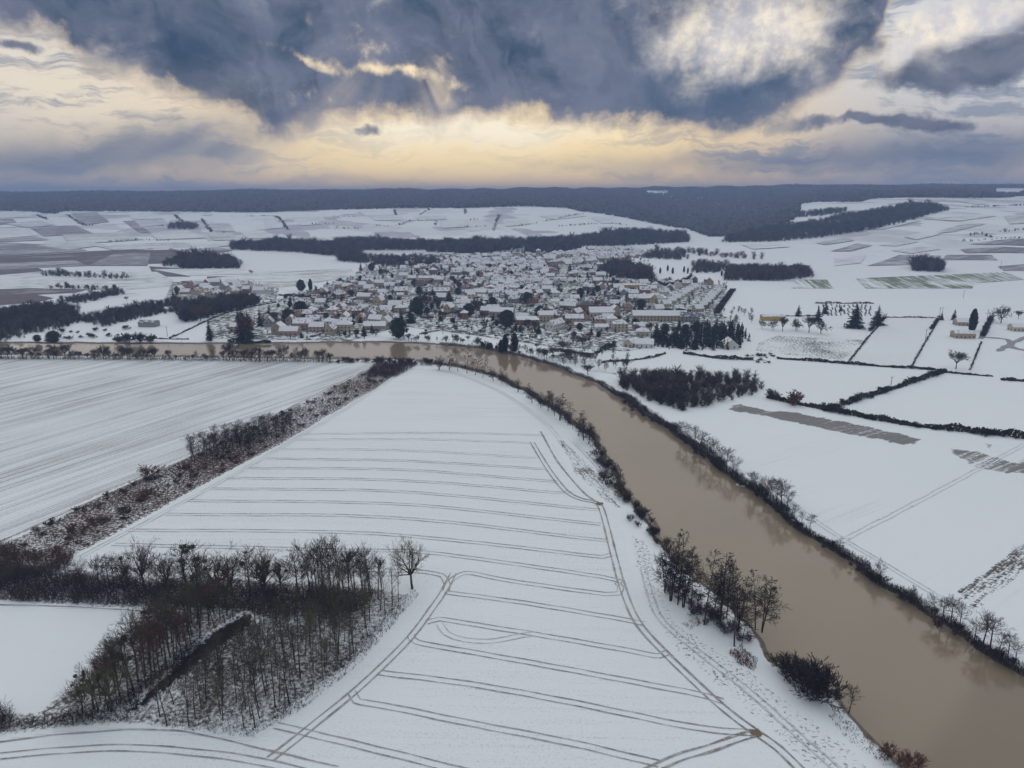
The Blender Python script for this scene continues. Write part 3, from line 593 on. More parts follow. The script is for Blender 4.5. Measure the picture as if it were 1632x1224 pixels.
M['mossbark'] = bark('mossy bark', (0.080, 0.076, 0.045)); M['mosstwig'] = bark('mossy twigs', (0.105, 0.090, 0.052))
M['redtwig'] = bark('reddish twigs', (0.125, 0.060, 0.043)); M['darktwig'] = bark('dark alder twigs', (0.036, 0.028, 0.027))
M['goldtwig'] = bark('straw coloured twigs', (0.17, 0.115, 0.06)); M['purpletwig'] = bark('purplish twigs', (0.062, 0.042, 0.045))
M['mistletoe'] = bark('mistletoe leaves', (0.055, 0.072, 0.024)); M['conifer'] = bark('conifer needles', (0.017, 0.028, 0.020))
M['ivy'] = bark('evergreen leaves', (0.030, 0.040, 0.024)); M['cypress'] = bark('cypress foliage', (0.014, 0.022, 0.016)); M['hedge_green'] = bark('clipped hedge leaves', (0.024, 0.030, 0.020))
def finish(name, out, rng, trunk_levels, trunk_sides=5, minw=0.0):
    tr = [s for l in range(trunk_levels) for s in out[l]]; mid = out[trunk_levels] if trunk_levels in out else []
    tw = [s for l in sorted(out) if l > trunk_levels for s in out[l]]
    V, F_ = tubes(tr, trunk_sides); trunk = mesh_np(name + '_trunk', V, F_)
    parts = []
    if mid: parts.append(tubes(mid, 3))
    if tw:
        tw = np.array(tw); tw[:, 6] = np.maximum(tw[:, 6], minw); tw[:, 7] = np.maximum(tw[:, 7], minw * .6); parts.append(ribbons(tw, rng))
    V, F_ = join(parts); crown = mesh_np(name + '_crown', V, F_)
    return trunk, crown
from collections import defaultdict
def grow_spread(seed, H=16.0, minw=0.024):
    rng = np.random.default_rng(seed); out = defaultdict(list); h0 = H * 0.30; p = np.zeros(3); d = np.array([0, 0, 1.])
    for i in range(3):
        n_ = p + unit(d + rng.normal(size=3) * .05) * h0 / 3; out[0].append((*p, *n_, H * .024 * (1 - .12 * i), H * .024 * (1 - .12 * (i + 1)))); p = n_
    for j in range(9):
        a = j * 2.4 + rng.uniform(-.3, .3); tl = (.15, .9, .55, 1.15, .7, 1.0, .45, .8, 1.2)[j]
        nd = unit(np.array([math.cos(a) * tl, math.sin(a) * tl, 0.85]))
        branch(rng, out, p - d * rng.uniform(0, h0 * .25), nd, H * .30, H * .012, 1, 5, [0, 4, 4, 4, 4], 0.8, 0.14, 4, .5, .64)
    return finish('spreading', out, rng, 2, 5, minw)
def grow_tall(seed, H=16.0, minw=0.032, crown_from=.4, width=.16, lean=.03, nb=38, kids=(0, 5, 4)):
    rng = np.random.default_rng(seed); out = defaultdict(list); p = np.zeros(3); n = 9; d = unit(np.array([rng.normal() * lean, rng.normal() * lean, 1])); pts = [p]
    for i in range(n):
        d = unit(d + rng.normal(size=3) * .035 + np.array([0, 0, .05])); q = p + d * H / n
        out[0].append((*p, *q, H * .017 * (1 - i / n * .85), H * .017 * (1 - (i + 1) / n * .85))); p = q; pts.append(p)
    for j in range(nb):
        f = crown_from + (1 - crown_from) * (j + rng.uniform()) / nb; a = f * n; i = min(n - 1, int(a)); pp = pts[i] + (pts[i + 1] - pts[i]) * (a - i)
        az_ = rng.uniform(0, 6.28); u = (f - crown_from) / (1 - crown_from); L = H * width * (0.55 + 0.9 * math.sin(math.pi * min(1, u * .8 + .15))) * rng.uniform(.6, 1.2)
        nd = unit(np.array([math.cos(az_), math.sin(az_), rng.uniform(.5, 1.1)]))
        branch(rng, out, pp, nd, L, H * .0035, 1, 3, kids, .6, .22, 3, .5, .58)
    return finish('tall', out, rng, 1, 5, minw)
def grow_alder(seed, H=13.0, minw=0.03, width=.26):
    rng = np.random.default_rng(seed); out = defaultdict(list)
    for stem in range(rng.integers(1, 4)):
        p = np.array([rng.normal() * .12 * (stem > 0), rng.normal() * .12 * (stem > 0), 0]); n = 8; d = unit(np.array([rng.normal() * .10, rng.normal() * .10, 1])); pts = [p]; Hs = H * (1 if stem == 0 else rng.uniform(.7, .95))
        for i in range(n):
            d = unit(d + rng.normal(size=3) * .03 + np.array([0, 0, .06])); q = p + d * Hs / n; out[0].append((*p, *q, H * .013 * (1 - i / n * .88), H * .013 * (1 - (i + 1) / n * .88))); p = q; pts.append(p)
        for j in range(34):
            f = .22 + .78 * (j + rng.uniform()) / 34; a = f * n; i = min(n - 1, int(a)); pp = pts[i] + (pts[i + 1] - pts[i]) * (a - i)
            az_ = rng.uniform(0, 6.28); u = (f - .22) / .78; L = Hs * width * (1.08 - u) * (0.5 + 0.5 * min(1, u / .2)) * rng.uniform(.7, 1.2) + .3
            branch(rng, out, pp, unit(np.array([math.cos(az_), math.sin(az_), rng.uniform(.0, .5)])), L, H * .0035, 1, 3, [0, 6, 4], .7, .05, 3, .5, .55)
    return finish('alder', out, rng, 1, 5, minw)
def grow_shrub(seed, H=3.0, minw=0.025, stems=14, fl=.9):
    rng = np.random.default_rng(seed); out = defaultdict(list)
    for j in range(stems):
        a = rng.uniform(0, 6.28); p = np.array([rng.normal() * H * .10, rng.normal() * H * .10, -.05]); tl = rng.uniform(.1, fl)
        branch(rng, out, p, unit(np.array([math.cos(a) * tl, math.sin(a) * tl, 1.])), H * .62 * rng.uniform(.7, 1.1), H * .012, 0, 3, [5, 5, 4], .65, .1, 3, .5, .55)
    return finish('shrub', out, rng, 1, 4, minw)
def leaf_cloud(rng, P, N_, size):
    """one small triangle-pair leaf clump per point, roughly facing outwards"""
    n = len(P); T1 = np.cross(N_, rng.normal(size=(n, 3))); T1 /= np.linalg.norm(T1, axis=1)[:, None] + 1e-9; T2 = np.cross(N_, T1); T2 /= np.linalg.norm(T2, axis=1)[:, None] + 1e-9
    s = size * rng.uniform(.55, 1.35, n)[:, None]; j = lambda: rng.normal(size=(n, 3)) * s * .28
    V = np.stack([P - T1 * s + j(), P - T2 * s * .7 + j(), P + T1 * s + j(), P + T2 * s * .7 + j()], 1)
    return V.reshape(-1, 3), np.arange(4 * n).reshape(n, 4)
def grow_conifer(seed, H=12.0, width=.22):
    rng = np.random.default_rng(seed); out = [(0, 0, 0, 0, 0, H * .98, H * .014, .02)]; V, F_ = tubes(out, 5); trunk = mesh_np('conifer_trunk', V, F_)
    S, tiers = [], 20
    for i in range(tiers):
        f = .07 + .91 * (i / tiers); z = H * f; L = H * width * (1 - f) ** .85 * rng.uniform(.75, 1.2) + .12; n = int(7 + 9 * (1 - f))
        for k in range(n):
            a = rng.uniform(0, 6.28); l = L * rng.uniform(.6, 1.15); dz = -l * rng.uniform(.1, .45); p0 = np.array([0, 0, z + rng.normal() * .15]); p1 = p0 + np.array([math.cos(a) * l, math.sin(a) * l, dz])
            for m_ in range(5):
                u0 = m_ / 5; c = p0 + (p1 - p0) * (u0 + .1); side = np.array([-math.sin(a), math.cos(a), 0]) * rng.choice([-1, 1]) * l * .33 * (1.1 - u0); e = c + side + (p1 - p0) * .22 + np.array([0, 0, -.18 * l * rng.uniform(.2, 1)])
                S.append((*c, *e, .10 * l + .06, .03))
            S.append((*p0, *p1, .09 * l, .03))
    V, F_ = ribbons(S, rng); return trunk, mesh_np('conifer_crown', V, F_)
def grow_column(seed, H=9.0, width=.17, n=1100, size=.42, shape=0):
    rng = np.random.default_rng(seed); V, F_ = tubes([(0, 0, 0, 0, 0, H * .8, H * .016, .04)], 5); trunk = mesh_np('column_trunk', V, F_)
    u = rng.uniform(0, 1, n); a = rng.uniform(0, 6.28, n); lob = 1 + .18 * np.sin(a * 3 + u * 9) + .12 * np.sin(a * 5 - u * 17)
    if shape == 0: r = H * width * np.sin(np.pi * np.clip(u * .86 + .13, 0, 1)) ** .7 * lob
    else: r = H * width * np.sqrt(np.clip(1 - (2 * u - 1) ** 2, .02, 1)) * lob
    r *= rng.uniform(.55, 1.03, n); z = H * (.03 + .97 * u) if shape == 0 else H * (.10 + .9 * u)
    P = np.stack([np.cos(a) * r, np.sin(a) * r, z], 1); N_ = np.stack([np.cos(a), np.sin(a), rng.normal(size=n) * .5 + .2], 1)
    V, F_ = leaf_cloud(rng, P, N_, size); return trunk, mesh_np('column_crown', V, F_)
PLANT['spread'] = [grow_spread(s) for s in (1, 2, 3)]
PLANT['tall'] = [grow_tall(s, width=w) for s, w in ((11, .15), (12, .17), (13, .13), (14, .19), (15, .15))]
PLANT['slim'] = [grow_tall(s, width=w, nb=n_, kids=(0, 3, 3), crown_from=cf, minw=.028) for s, w, n_, cf in ((81, .13, 24, .3), (82, .16, 18, .5), (83, .11, 26, .25), (84, .18, 20, .45), (85, .14, 16, .55), (86, .12, 22, .4))]
PLANT['alder'] = [grow_alder(s) for s in (21, 22, 23, 24)]
PLANT['shrub'] = [grow_shrub(s) for s in (31, 32, 33, 34)]
PLANT['low'] = [grow_shrub(s, 1.6, .03, 12, 1.6) for s in (41, 42, 43)]
PLANT['conifer'] = [grow_conifer(s) for s in (51, 52, 53)]
PLANT['column'] = [grow_column(s) for s in (61, 62)]
PLANT['round'] = [grow_column(s, 7.0, .40, 1500, .36, 1) for s in (71, 72, 73)]
# sturdier twigs for trees seen from far off
PLANT['spread_far'] = [grow_spread(s, minw=.07) for s in (4, 5)]
PLANT['tall_far'] = [grow_tall(s, minw=.07, crown_from=.25, width=.2) for s in (16, 17)]
PLANT['shrub_far'] = [grow_shrub(s, 3.0, .06) for s in (35, 36)]
BASEH = {'spread': 16., 'spread_far': 16., 'tall': 16., 'slim': 16., 'tall_far': 16., 'alder': 13., 'shrub': 3., 'shrub_far': 3., 'low': 1.6, 'conifer': 12., 'column': 9., 'round': 7.}
_rng_ball = np.random.default_rng(5); _q = _rng_ball.normal(size=(170, 3)); _q /= np.linalg.norm(_q, axis=1)[:, None]
BALL = mesh_np('mistletoe', *leaf_cloud(_rng_ball, _q * _rng_ball.uniform(.5, 1, 170)[:, None] * .6, _q, .15))
rp = random.Random(77)
def realh(key, k):
    if key not in HT: HT[key] = [max(max(v.co.z for v in tr.vertices), max(v.co.z for v in cr.vertices)) for tr, cr in PLANT[key]]
    return HT[key][k]
HT = {}
def plant(name, key, x, y, h, label, cat, group, mt, mc, sx=1.0, k=None, z=None, mist=0):
    k = rp.randrange(len(PLANT[key])) if k is None else k
    e = empty(name, (x, y, (float(hgt(x, y)) if z is None else z) - .02), rp.uniform(0, 6.28)); s = h / realh(key, k); w = s * sx * rp.uniform(.9, 1.12); e.scale = (w, w, s)
    if name == 'copse_tree' and h < 12.5: label = label.replace('bare', 'short bare', 1)
    elif name == 'copse_tree' and h > 15.5: label = label.replace('bare', 'very tall bare', 1)
    tr, cr = PLANT[key][k]; is_tree = cat in ('tree',)
    o1 = obj('trunk' if is_tree else 'stem', tr, e, M[mt]); o2 = obj('crown' if is_tree else 'foliage', cr, e, M[mc])
    for _ in range(mist):
        v = cr.vertices[rp.randrange(len(cr.vertices))].co
        if v.z < 0.55 * realh(key, k): continue
        b_ = obj('mistletoe', BALL, e, M['mistletoe']); b_.location = v; q = rp.uniform(.6, 1.25) / s; b_.scale = (q, q, q)
    return tag(e, label, cat, group)
def scatter(ppx, n, mind, seed, world=False):
    P = [(p[0], p[1]) for p in ppx] if world else [(p.x, p.y) for p in GP(ppx)]
    r = np.random.default_rng(seed); A = np.array(P); lo, hi = A.min(0), A.max(0); out = []; grid = {}
    area = .5 * abs(np.dot(A[:, 0], np.roll(A[:, 1], 1)) - np.dot(A[:, 1], np.roll(A[:, 0], 1))); n = int(min(n, area / (mind * mind) * .85 + 1))
    C = r.uniform(lo, hi, (int(n * 14 * max(1.0, (hi - lo).prod() / max(area, 1))) + 50, 2)); C = C[inpoly(C[:, 0], C[:, 1], P)]
    for x, y in C:
        if len(out) >= n: break
        c = (int(x // mind), int(y // mind))
        if any((x - a) ** 2 + (y - b_) ** 2 < mind * mind for i in (-1, 0, 1) for j in (-1, 0, 1) for (a, b_) in grid.get((c[0] + i, c[1] + j), ())): continue
        grid.setdefault(c, []).append((x, y)); out.append((float(x), float(y)))
    return out
def along(ppx, n, jit, seed):
    r = random.Random(seed); P = spline([(p.x, p.y) for p in GP(ppx)], 1.0); out = []
    for i in range(n):
        p = P[min(len(P) - 1, int((i + r.uniform(.1, .9)) / n * len(P)))]; out.append((p[0] + r.gauss(0, jit), p[1] + r.gauss(0, jit)))
    return out

# lone tree by the copse tip
g = G(657, 938); lt = plant('lone_tree', 'spread', g.x, g.y, metres(657, 938, 78), 'lone spreading bare tree at the tip of the copse', 'tree', None, 'mossbark', 'mosstwig', 1.0, 2)
# row of trees along the upper side of the copse, mistletoe in some
ROW = [(165, 925, 55), (197, 928, 68), (233, 930, 62), (262, 931, 52), (292, 932, 66), (312, 933, 60), (345, 934, 66), (368, 934, 60), (392, 935, 64), (412, 935, 58), (432, 936, 60), (455, 936, 56), (478, 937, 55)]
for i, (x, y, h) in enumerate(ROW):
    x += rp.uniform(-8, 8); y += rp.uniform(-5, 6); h *= rp.uniform(.78, 1.12); g = G(x, y + 12); m_ = (0, 1, 0, 0, 3, 0, 2, 0, 3, 0, 4, 3, 0)[i]
    plant('bare_tree', 'spread' if i % 4 else 'tall', g.x, g.y, metres(x, y + 12, h + 12), 'bare spreading tree with mistletoe balls in the copse hedge row' if m_ else 'bare spreading tree in the hedge row above the copse', 'tree', 'trees of the copse hedge row', 'bark', 'redtwig' if i in (8, 9) else 'twig', rp.uniform(.65, 1.1) * (1 if i % 4 else 1.6), None, None, m_ * 2)
for i, (x, y) in enumerate(along([(20, 925), (160, 935), (300, 940)], 26, 1.8, 5)):
    plant('bare_tree', 'tall', x, y, rp.uniform(7, 12), 'thin bare tree at the left end of the hedge row', 'tree', 'thin trees of the hedge row', 'bark', 'twig', 1.1)
for i, (x, y) in enumerate(scatter([(490, 930), (612, 938), (600, 965), (480, 965)], 24, 2.6, 6)):
    plant('copse_tree', 'tall', x, y, rp.uniform(13, 19), 'tall slender bare tree in the dense clump of the copse', 'tree', 'tall trees of the copse clump', 'bark', 'twig', .95)
# rows along the ditch
for i, (x, y) in enumerate(scatter([(270, 990), (330, 975), (380, 985), (330, 1012), (265, 1070), (205, 1118), (150, 1142), (160, 1112), (215, 1050)], 80, 2.1, 7)):
    lower = y < 150
    plant('copse_tree', 'tall' if i % 2 else 'slim', x, y, rp.uniform(11, 17), 'bare tree with mistletoe beside the copse ditch' if i % 6 == 0 else 'bare ivy stained tree in the line beside the copse ditch', 'tree', 'trees beside the copse ditch', 'mossbark', ('twig', 'mosstwig', 'twig', 'redtwig')[i % 4], 1.0, None, None, 5 if i % 6 == 0 else 0)
for (x, y, h) in ((150, 1130, 76), (178, 1134, 82), (132, 1137, 56)):
    g = G(x, y); plant('copse_tree', 'spread', g.x, g.y, metres(x, y, h), 'bare tree full of mistletoe at the ditch end', 'tree', 'mistletoe trees at the ditch end', 'mossbark', 'mosstwig', .85, None, None, 9)
for i, (x, y) in enumerate(scatter([(395, 1000), (480, 970), (610, 955), (640, 958), (560, 1052), (470, 1125), (400, 1165), (240, 1155), (330, 1075), (385, 1025)], 120, 2.6, 8)):
    plant('copse_tree', 'tall' if i % 2 else 'slim', x, y, rp.uniform(9, 15.5), 'slim mossy bare tree growing inside the copse' if i % 3 else 'slim dark bare tree growing inside the copse', 'tree', 'trees inside the copse', 'mossbark' if i % 3 else 'bark', 'mosstwig' if i % 3 else 'twig', .9)
# brush belt under the row (a continuous thicket)
def thicket(name, ppx, dens, hmin, hmax, mat, label, seed, world=False, wdt=.05, cat='thicket', kind='stuff', mk=None, thick=1.0):
    P = [(p[0], p[1]) for p in ppx] if world else [(p.x, p.y) for p in GP(ppx)]
    rng = np.random.default_rng(seed); A = np.array(P); lo, hi = A.min(0), A.max(0); area = .5 * abs(np.dot(A[:, 0], np.roll(A[:, 1], 1)) - np.dot(A[:, 1], np.roll(A[:, 0], 1)))
    n = int(dens * area * ((hi - lo).prod() / max(area, 1))); xy = rng.uniform(lo, hi, (n, 2)); xy = xy[inpoly(xy[:, 0], xy[:, 1], P)]; n = len(xy)
    if n == 0: return None
    h = rng.uniform(hmin, hmax, n) * (0.75 + 0.35 * np.sin(xy[:, 0] * .35) * np.cos(xy[:, 1] * .31)); z = hgt(xy[:, 0], xy[:, 1])
    base = np.column_stack([xy, z - .05]); S = []
    tip = base + np.column_stack([rng.normal(size=(n, 2)) * h[:, None] * .28, h]); S.append(np.column_stack([base, tip, np.full(n, wdt * thick), np.full(n, wdt * .4 * thick)]))
    for k in range(5):
        u = rng.uniform(.2, .95, n)[:, None]; p0 = base + (tip - base) * u; p1 = p0 + np.column_stack([rng.normal(size=(n, 2)) * h[:, None] * .22, h * rng.uniform(.05, .35, n)]); S.append(np.column_stack([p0, p1, np.full(n, wdt * .8 * thick), np.full(n, wdt * .3 * thick)]))
    V, F_ = ribbons(np.concatenate(S), rng); return tag(obj(name, mesh_np(name, V, F_, [mat])), label, cat, kind=kind)
thicket('brush_thicket', [(-90, 915), (0, 905), (130, 922), (300, 934), (480, 938), (600, 948), (560, 985), (430, 985), (390, 975), (240, 968), (0, 958), (-90, 955)], 5.0, 1.5, 4.2, M['purpletwig'], 'dense dark leafless brush under the hedge row trees', 1)
thicket('brush_thicket', [(-80, 885), (0, 872), (60, 880), (120, 882), (110, 905), (0, 935), (-80, 950)], 4.0, 1.5, 4.0, M['redtwig'], 'rusty brown brush where scrub strip meets the copse', 2)
thicket('brush_thicket', [(395, 985), (405, 1000), (300, 1085), (200, 1150), (100, 1160), (20, 1165), (30, 1148), (120, 1140), (210, 1105), (300, 1030)], 4.5, .8, 3.2, M['darktwig'], 'dark brambles along the copse ditch', 3)
thicket('brush_thicket', [(-60, 1140), (0, 1130), (22, 1140), (20, 1165), (-60, 1176)], 5.0, 1.5, 3.5, M['purpletwig'], 'dark leafless bushes beside the copse end', 4)
thicket('copse_undergrowth', [(395, 1000), (480, 970), (660, 948), (560, 1058), (470, 1133), (400, 1178), (240, 1157), (300, 1090)], 3.2, .3, 1.6, M['purpletwig'], 'twiggy undergrowth poking through snow in the copse', 5, wdt=.035)
thicket('bramble_edge', [(660, 940), (668, 948), (570, 1062), (480, 1132), (420, 1165), (440, 1130), (545, 1050), (640, 955)], 4.0, .3, 1.1, M['darktwig'], 'dark brambles edging the copse beside the field', 6)
# felled logs
M['log'] = snow_mat('snowed log', soil=(.09, .075, .06), cover=.47, soft=.08, speck=2.0)
for (a, b_, r_) in (((393, 1172), (410, 1153), .28), ((403, 1163), (417, 1164), .22), ((420, 1160), (433, 1155), .14)):
    A, B = G(*a), G(*b_); V, F_ = tubes([(A.x, A.y, r_, B.x, B.y, r_ * 1.1, r_, r_ * .8)], 8); F2 = [tuple(f) for f in F_] + [tuple(range(7, -1, -1)), tuple(range(8, 16))]
    tag(obj('felled_log', mesh('felled_log', V, F2, [M['log']])), {.28: 'long snow dusted felled log at the copse corner', .22: 'short felled log lying across the copse corner', .14: 'thin felled branch at the copse corner'}[r_], 'log')
# long scrub strip
for i, (x, y) in enumerate(scatter([(10, 900), (0, 872), (150, 798), (300, 731), (480, 643), (590, 588), (650, 582), (590, 620), (470, 690), (330, 766), (130, 878)], 120, 3.6, 10)):
    plant('shrub', 'shrub' if i % 3 == 0 else 'low', x, y, rp.uniform(1.0, 2.8), 'small reddish shrub in the long scrub strip' if i % 2 else 'small dark shrub in the long scrub strip', 'shrub', 'shrubs of the scrub strip', 'bark', 'redtwig' if i % 2 else 'purpletwig', 1.5)
for (x, y, h) in ((240, 760, 18), (300, 748, 12), (230, 795, 12), (127, 852, 14), (152, 836, 14)):
    g = G(x, y); plant('shrub', 'shrub', g.x, g.y, metres(x, y, h), 'large rounded reddish bush in the scrub strip', 'shrub', 'large bushes of the scrub strip', 'bark', 'redtwig', 1.9)
for i, (x, y) in enumerate(scatter([(298, 728), (330, 712), (400, 690), (462, 676), (465, 694), (420, 705), (330, 738), (305, 738)], 70, 3.2, 11)):
    plant('young_tree', 'tall', x, y, rp.uniform(7, 11.5), 'bare young tree in the grove on the scrub strip', 'tree', 'grove on the scrub strip', 'bark', 'purpletwig' if i % 2 else 'twig', 1.4)
thicket('brush_thicket', [(470, 690), (470, 655), (560, 608), (605, 582), (660, 580), (600, 618)], .9, .8, 2.4, M['redtwig'], 'rusty brush at the narrow end of the scrub strip', 12)
thicket('brush_thicket', [(585, 598), (600, 580), (650, 576), (664, 583), (630, 602)], 2.5, 1.5, 5.0, M['purpletwig'], 'dark brush at the river tip of the scrub strip', 13)
thicket('scrub_weeds', [(10, 905), (0, 872), (150, 798), (300, 731), (480, 643), (470, 690), (330, 766), (130, 878)], 2.6, .2, 1.3, M['redtwig'], 'reddish weeds poking through the scrub strip snow', 14, cat='weeds')

# river banks -------------------------------------------------------------------------------
NB = [(p[0], p[1]) for p in _nb]; FB = [(p[0], p[1]) for p in _fb]
def bank_strip(P, a, b_, w0, w1, side):
    """polygon along bank points a..b_, offset sideways (m)"""
    Q = np.array(P[a:b_]); d = np.gradient(Q, axis=0); n = np.stack([-d[:, 1], d[:, 0]], 1); n /= np.linalg.norm(n, axis=1)[:, None]; n *= side
    return [tuple(p) for p in Q + n * w0] + [tuple(p) for p in (Q + n * w1)[::-1]]
def bidx(P, x, y, z0=WZ):
    g = G(x, y, z0); return int(np.argmin([(p[0] - g.x) ** 2 + (p[1] - g.y) ** 2 for p in P]))
i0, i1, i2, i3 = bidx(FB, 700, 550), bidx(FB, 985, 635), bidx(FB, 1264, 840), len(FB) - 1
thicket('bank_scrub', bank_strip(FB, i0, i1, -.8, 4, 1), 5, .6, 2.2, M['darktwig'], 'dark scrub on the village side river bank', 21, True)
thicket('bank_scrub', bank_strip(FB, i1 - 1, i2, -.8, 5.0, 1), 7, .8, 3.4, M['darktwig'], 'dense dark scrub lining the right river bank', 22, True)
thicket('bank_scrub', bank_strip(FB, i2 - 1, i3, -.9, 3.6, 1), 9, .6, 2.4, M['darktwig'], 'dark low scrub along the lower right river bank', 23, True)
thicket('bank_scrub', bank_strip(FB, bidx(FB, -200, 547), i0, -.3, 1.5, 1), 2, .3, 1.0, M['darktwig'], 'dark reeds along the straight upper river bank', 24, True)
j0, j1, j2 = bidx(NB, 690, 580), bidx(NB, 1060, 865), bidx(NB, 1225, 1025)
thicket('bank_scrub', bank_strip(NB, bidx(NB, -100, 567), j0, -4, .3, 1), 2.5, .6, 2.2, M['purpletwig'], 'leafless scrub between left field and river', 25, True)
thicket('bank_scrub', bank_strip(NB, j0, j1, -3.5, .4, 1), 4, .6, 2.2, M['darktwig'], 'leafless scrub on the near river bank', 26, True)
thicket('bank_scrub', bank_strip(NB, j1, j2, -2.5, .4, 1), 2.5, .4, 1.4, M['goldtwig'], 'straw brown reeds under the riverside trees', 27, True)
thicket('reed_patch', [(1085, 995), (1112, 985), (1118, 995), (1100, 1005)], 6, .5, 1.2, M['goldtwig'], 'small straw coloured reed patch by the verge', 28)
thicket('reed_patch', [(1160, 1040), (1180, 1030), (1208, 1052), (1203, 1070), (1175, 1058)], 8, .5, 1.5, M['redtwig'], 'rust coloured bracken patch by the river', 29)
thicket('bank_scrub', [(1318, 1140), (1340, 1142), (1375, 1165), (1420, 1205), (1440, 1222), (1410, 1222), (1350, 1180)], 3, .3, 1.0, M['purpletwig'], 'dark weeds on the lower near bank', 30)
# near bank trees
thicket('bank_scrub', bank_strip(NB, bidx(NB, 690, 580), bidx(NB, 960, 715), -5, .3, 1), 1.6, 1.2, 4.0, M['darktwig'], 'tall leafless scrub at the foot of the near bank alders', 35, True)
def at(x, y, h, key, label, group, mt, mc, sx=1.0, name='bare_tree', mist=0, cat='tree'):
    g = G(x, y); return plant(name, key, g.x, g.y, metres(x, y, h), label, cat, group, mt, mc, sx, None, None, mist)
for (x, y, h) in ((700, 590, 24), (716, 590, 28), (730, 592, 36), (744, 595, 40), (757, 598, 36), (769, 602, 28), (786, 607, 22), (800, 612, 26), (808, 615, 22), (826, 625, 22), (838, 634, 24), (848, 642, 26), (862, 650, 26), (873, 655, 34), (884, 662, 40), (893, 670, 42), (905, 678, 36), (913, 684, 26), (922, 695, 40), (930, 702, 44), (938, 708, 36), (946, 718, 26)):
    at(x, y, h, 'alder', 'reddish bare alder on the near river bank' if 725 < x < 760 else 'dark bare alder on the near river bank', 'alders on the near river bank', 'bark', 'redtwig' if 725 < x < 760 else 'darktwig', 1.15, 'alder_tree')
for i, (x, y) in enumerate(along([(950, 725), (975, 765), (1000, 800), (1030, 840), (1055, 868)], 34, 1.6, 15)):
    plant('shrub', 'shrub', x, y, rp.uniform(2.2, 4.6), 'dark leafless bush on the near river bank', 'shrub', 'bushes on the near river bank', 'bark', 'darktwig' if i % 3 else 'mosstwig', 1.3)
for (x, y, h) in ((1060, 945, 80), (1070, 958, 98), (1080, 964, 106), (1090, 968, 90), (1102, 968, 92), (1122, 996, 108), (1134, 985, 96), (1148, 990, 106), (1158, 985, 98), (1170, 1030, 110), (1176, 1005, 80), (1204, 1004, 88), (1214, 1008, 88), (1182, 1028, 56)):
    at(x, y, h, 'alder', 'tall dark multi-stemmed alder in the riverside group', 'riverside alder group', 'bark', 'darktwig', .78, 'alder_tree')
for i, (x, y) in enumerate(scatter([(1055, 935), (1080, 960), (1125, 995), (1180, 1028), (1200, 1020), (1150, 985), (1085, 930)], 26, 2.0, 16)):
    plant('shrub', 'shrub', x, y, rp.uniform(1.5, 3.5), 'purplish bush under the riverside alders', 'shrub', 'bushes under the riverside alders', 'bark', 'purpletwig', 1.3)
for (x, y, h) in ((1260, 1080, 34), (1276, 1088, 40), (1295, 1100, 46), (1316, 1108, 50), (1248, 1072, 26), (1284, 1103, 30), (1302, 1114, 44)):
    at(x, y, h, 'shrub', 'large dense dark bush at the water edge', 'large dark bushes at the water edge', 'bark', 'darktwig', 1.25, 'large_bush', 0, 'shrub')
at(1352, 1137, 42, 'tall', 'thin leaning bare tree at the water edge', None, 'bark', 'darktwig', 1.5)
for (x, y, h) in ((1412, 1205, 26), (1440, 1222, 20), (1455, 1232, 30)): at(x, y, h, 'shrub', 'rusty bush at the lower near bank', 'rusty bushes of the lower bank', 'bark', 'redtwig', 1.2, 'shrub', 0, 'shrub')
# right bank trees
RB = [(1085, 700, 30), (1095, 707, 34), (1106, 714, 36), (1117, 722, 38), (1128, 730, 40), (1138, 738, 40), (1148, 745, 34), (1158, 752, 40), (1168, 758, 34), (1196, 782, 32), (1206, 790, 34), (1216, 795, 38), (1226, 800, 40), (1236, 806, 44), (1246, 812, 50), (1254, 818, 40), (1266, 828, 26), (1277, 836, 22), (1290, 845, 28)]
for (x, y, h) in RB: at(x, y, h, 'tall', 'bare tree in the dense line on the right river bank', 'tree line on the right river bank', 'bark', 'twig', 1.5)
for (x, y, h, lb) in ((1334, 882, 30, 'small bare alder standing alone on the right bank'), (1401, 924, 36, 'pointed bare alder standing alone on the right bank'), (1452, 958, 26, 'stunted bare alder on the right bank scrub'), (1375, 908, 16, 'tiny bare alder on the right bank scrub')): at(x, y, h, 'alder', lb, None, 'bark', 'twig', .9, 'alder_tree')
for (x, y, h) in ((1490, 985, 36), (1502, 990, 40), (1515, 996, 46), (1528, 1002, 40), (1553, 1022, 42), (1566, 1028, 52), (1578, 1034, 52), (1590, 1042, 36), (1606, 1048, 40), (1618, 1056, 32)):
    at(x, y, h, 'tall', 'bare poplar in the clump on the lower right bank', 'poplar clump on the lower right bank', 'bark', 'twig', 1.6, 'poplar_tree')
for i, (x, y) in enumerate(along([(985, 640), (1030, 670), (1075, 695), (1120, 735), (1180, 775), (1260, 838), (1400, 935), (1500, 1000), (1620, 1075)], 60, 1.2, 17)):
    plant('shrub', 'shrub', x + 2, y + 2, rp.uniform(1.4, 3.0), 'leafless bush on the right river bank', 'shrub', 'bushes on the right river bank', 'bark', 'darktwig', 1.3)
thicket('bank_scrub', [(-80, 571), (0, 570), (250, 571), (500, 575), (560, 577), (560, 579), (400, 577), (200, 574), (0, 573), (-80, 573)], 1.2, 1.0, 4.0, M['purpletwig'], 'dense leafless scrub between left field and river', 34, wdt=.08)
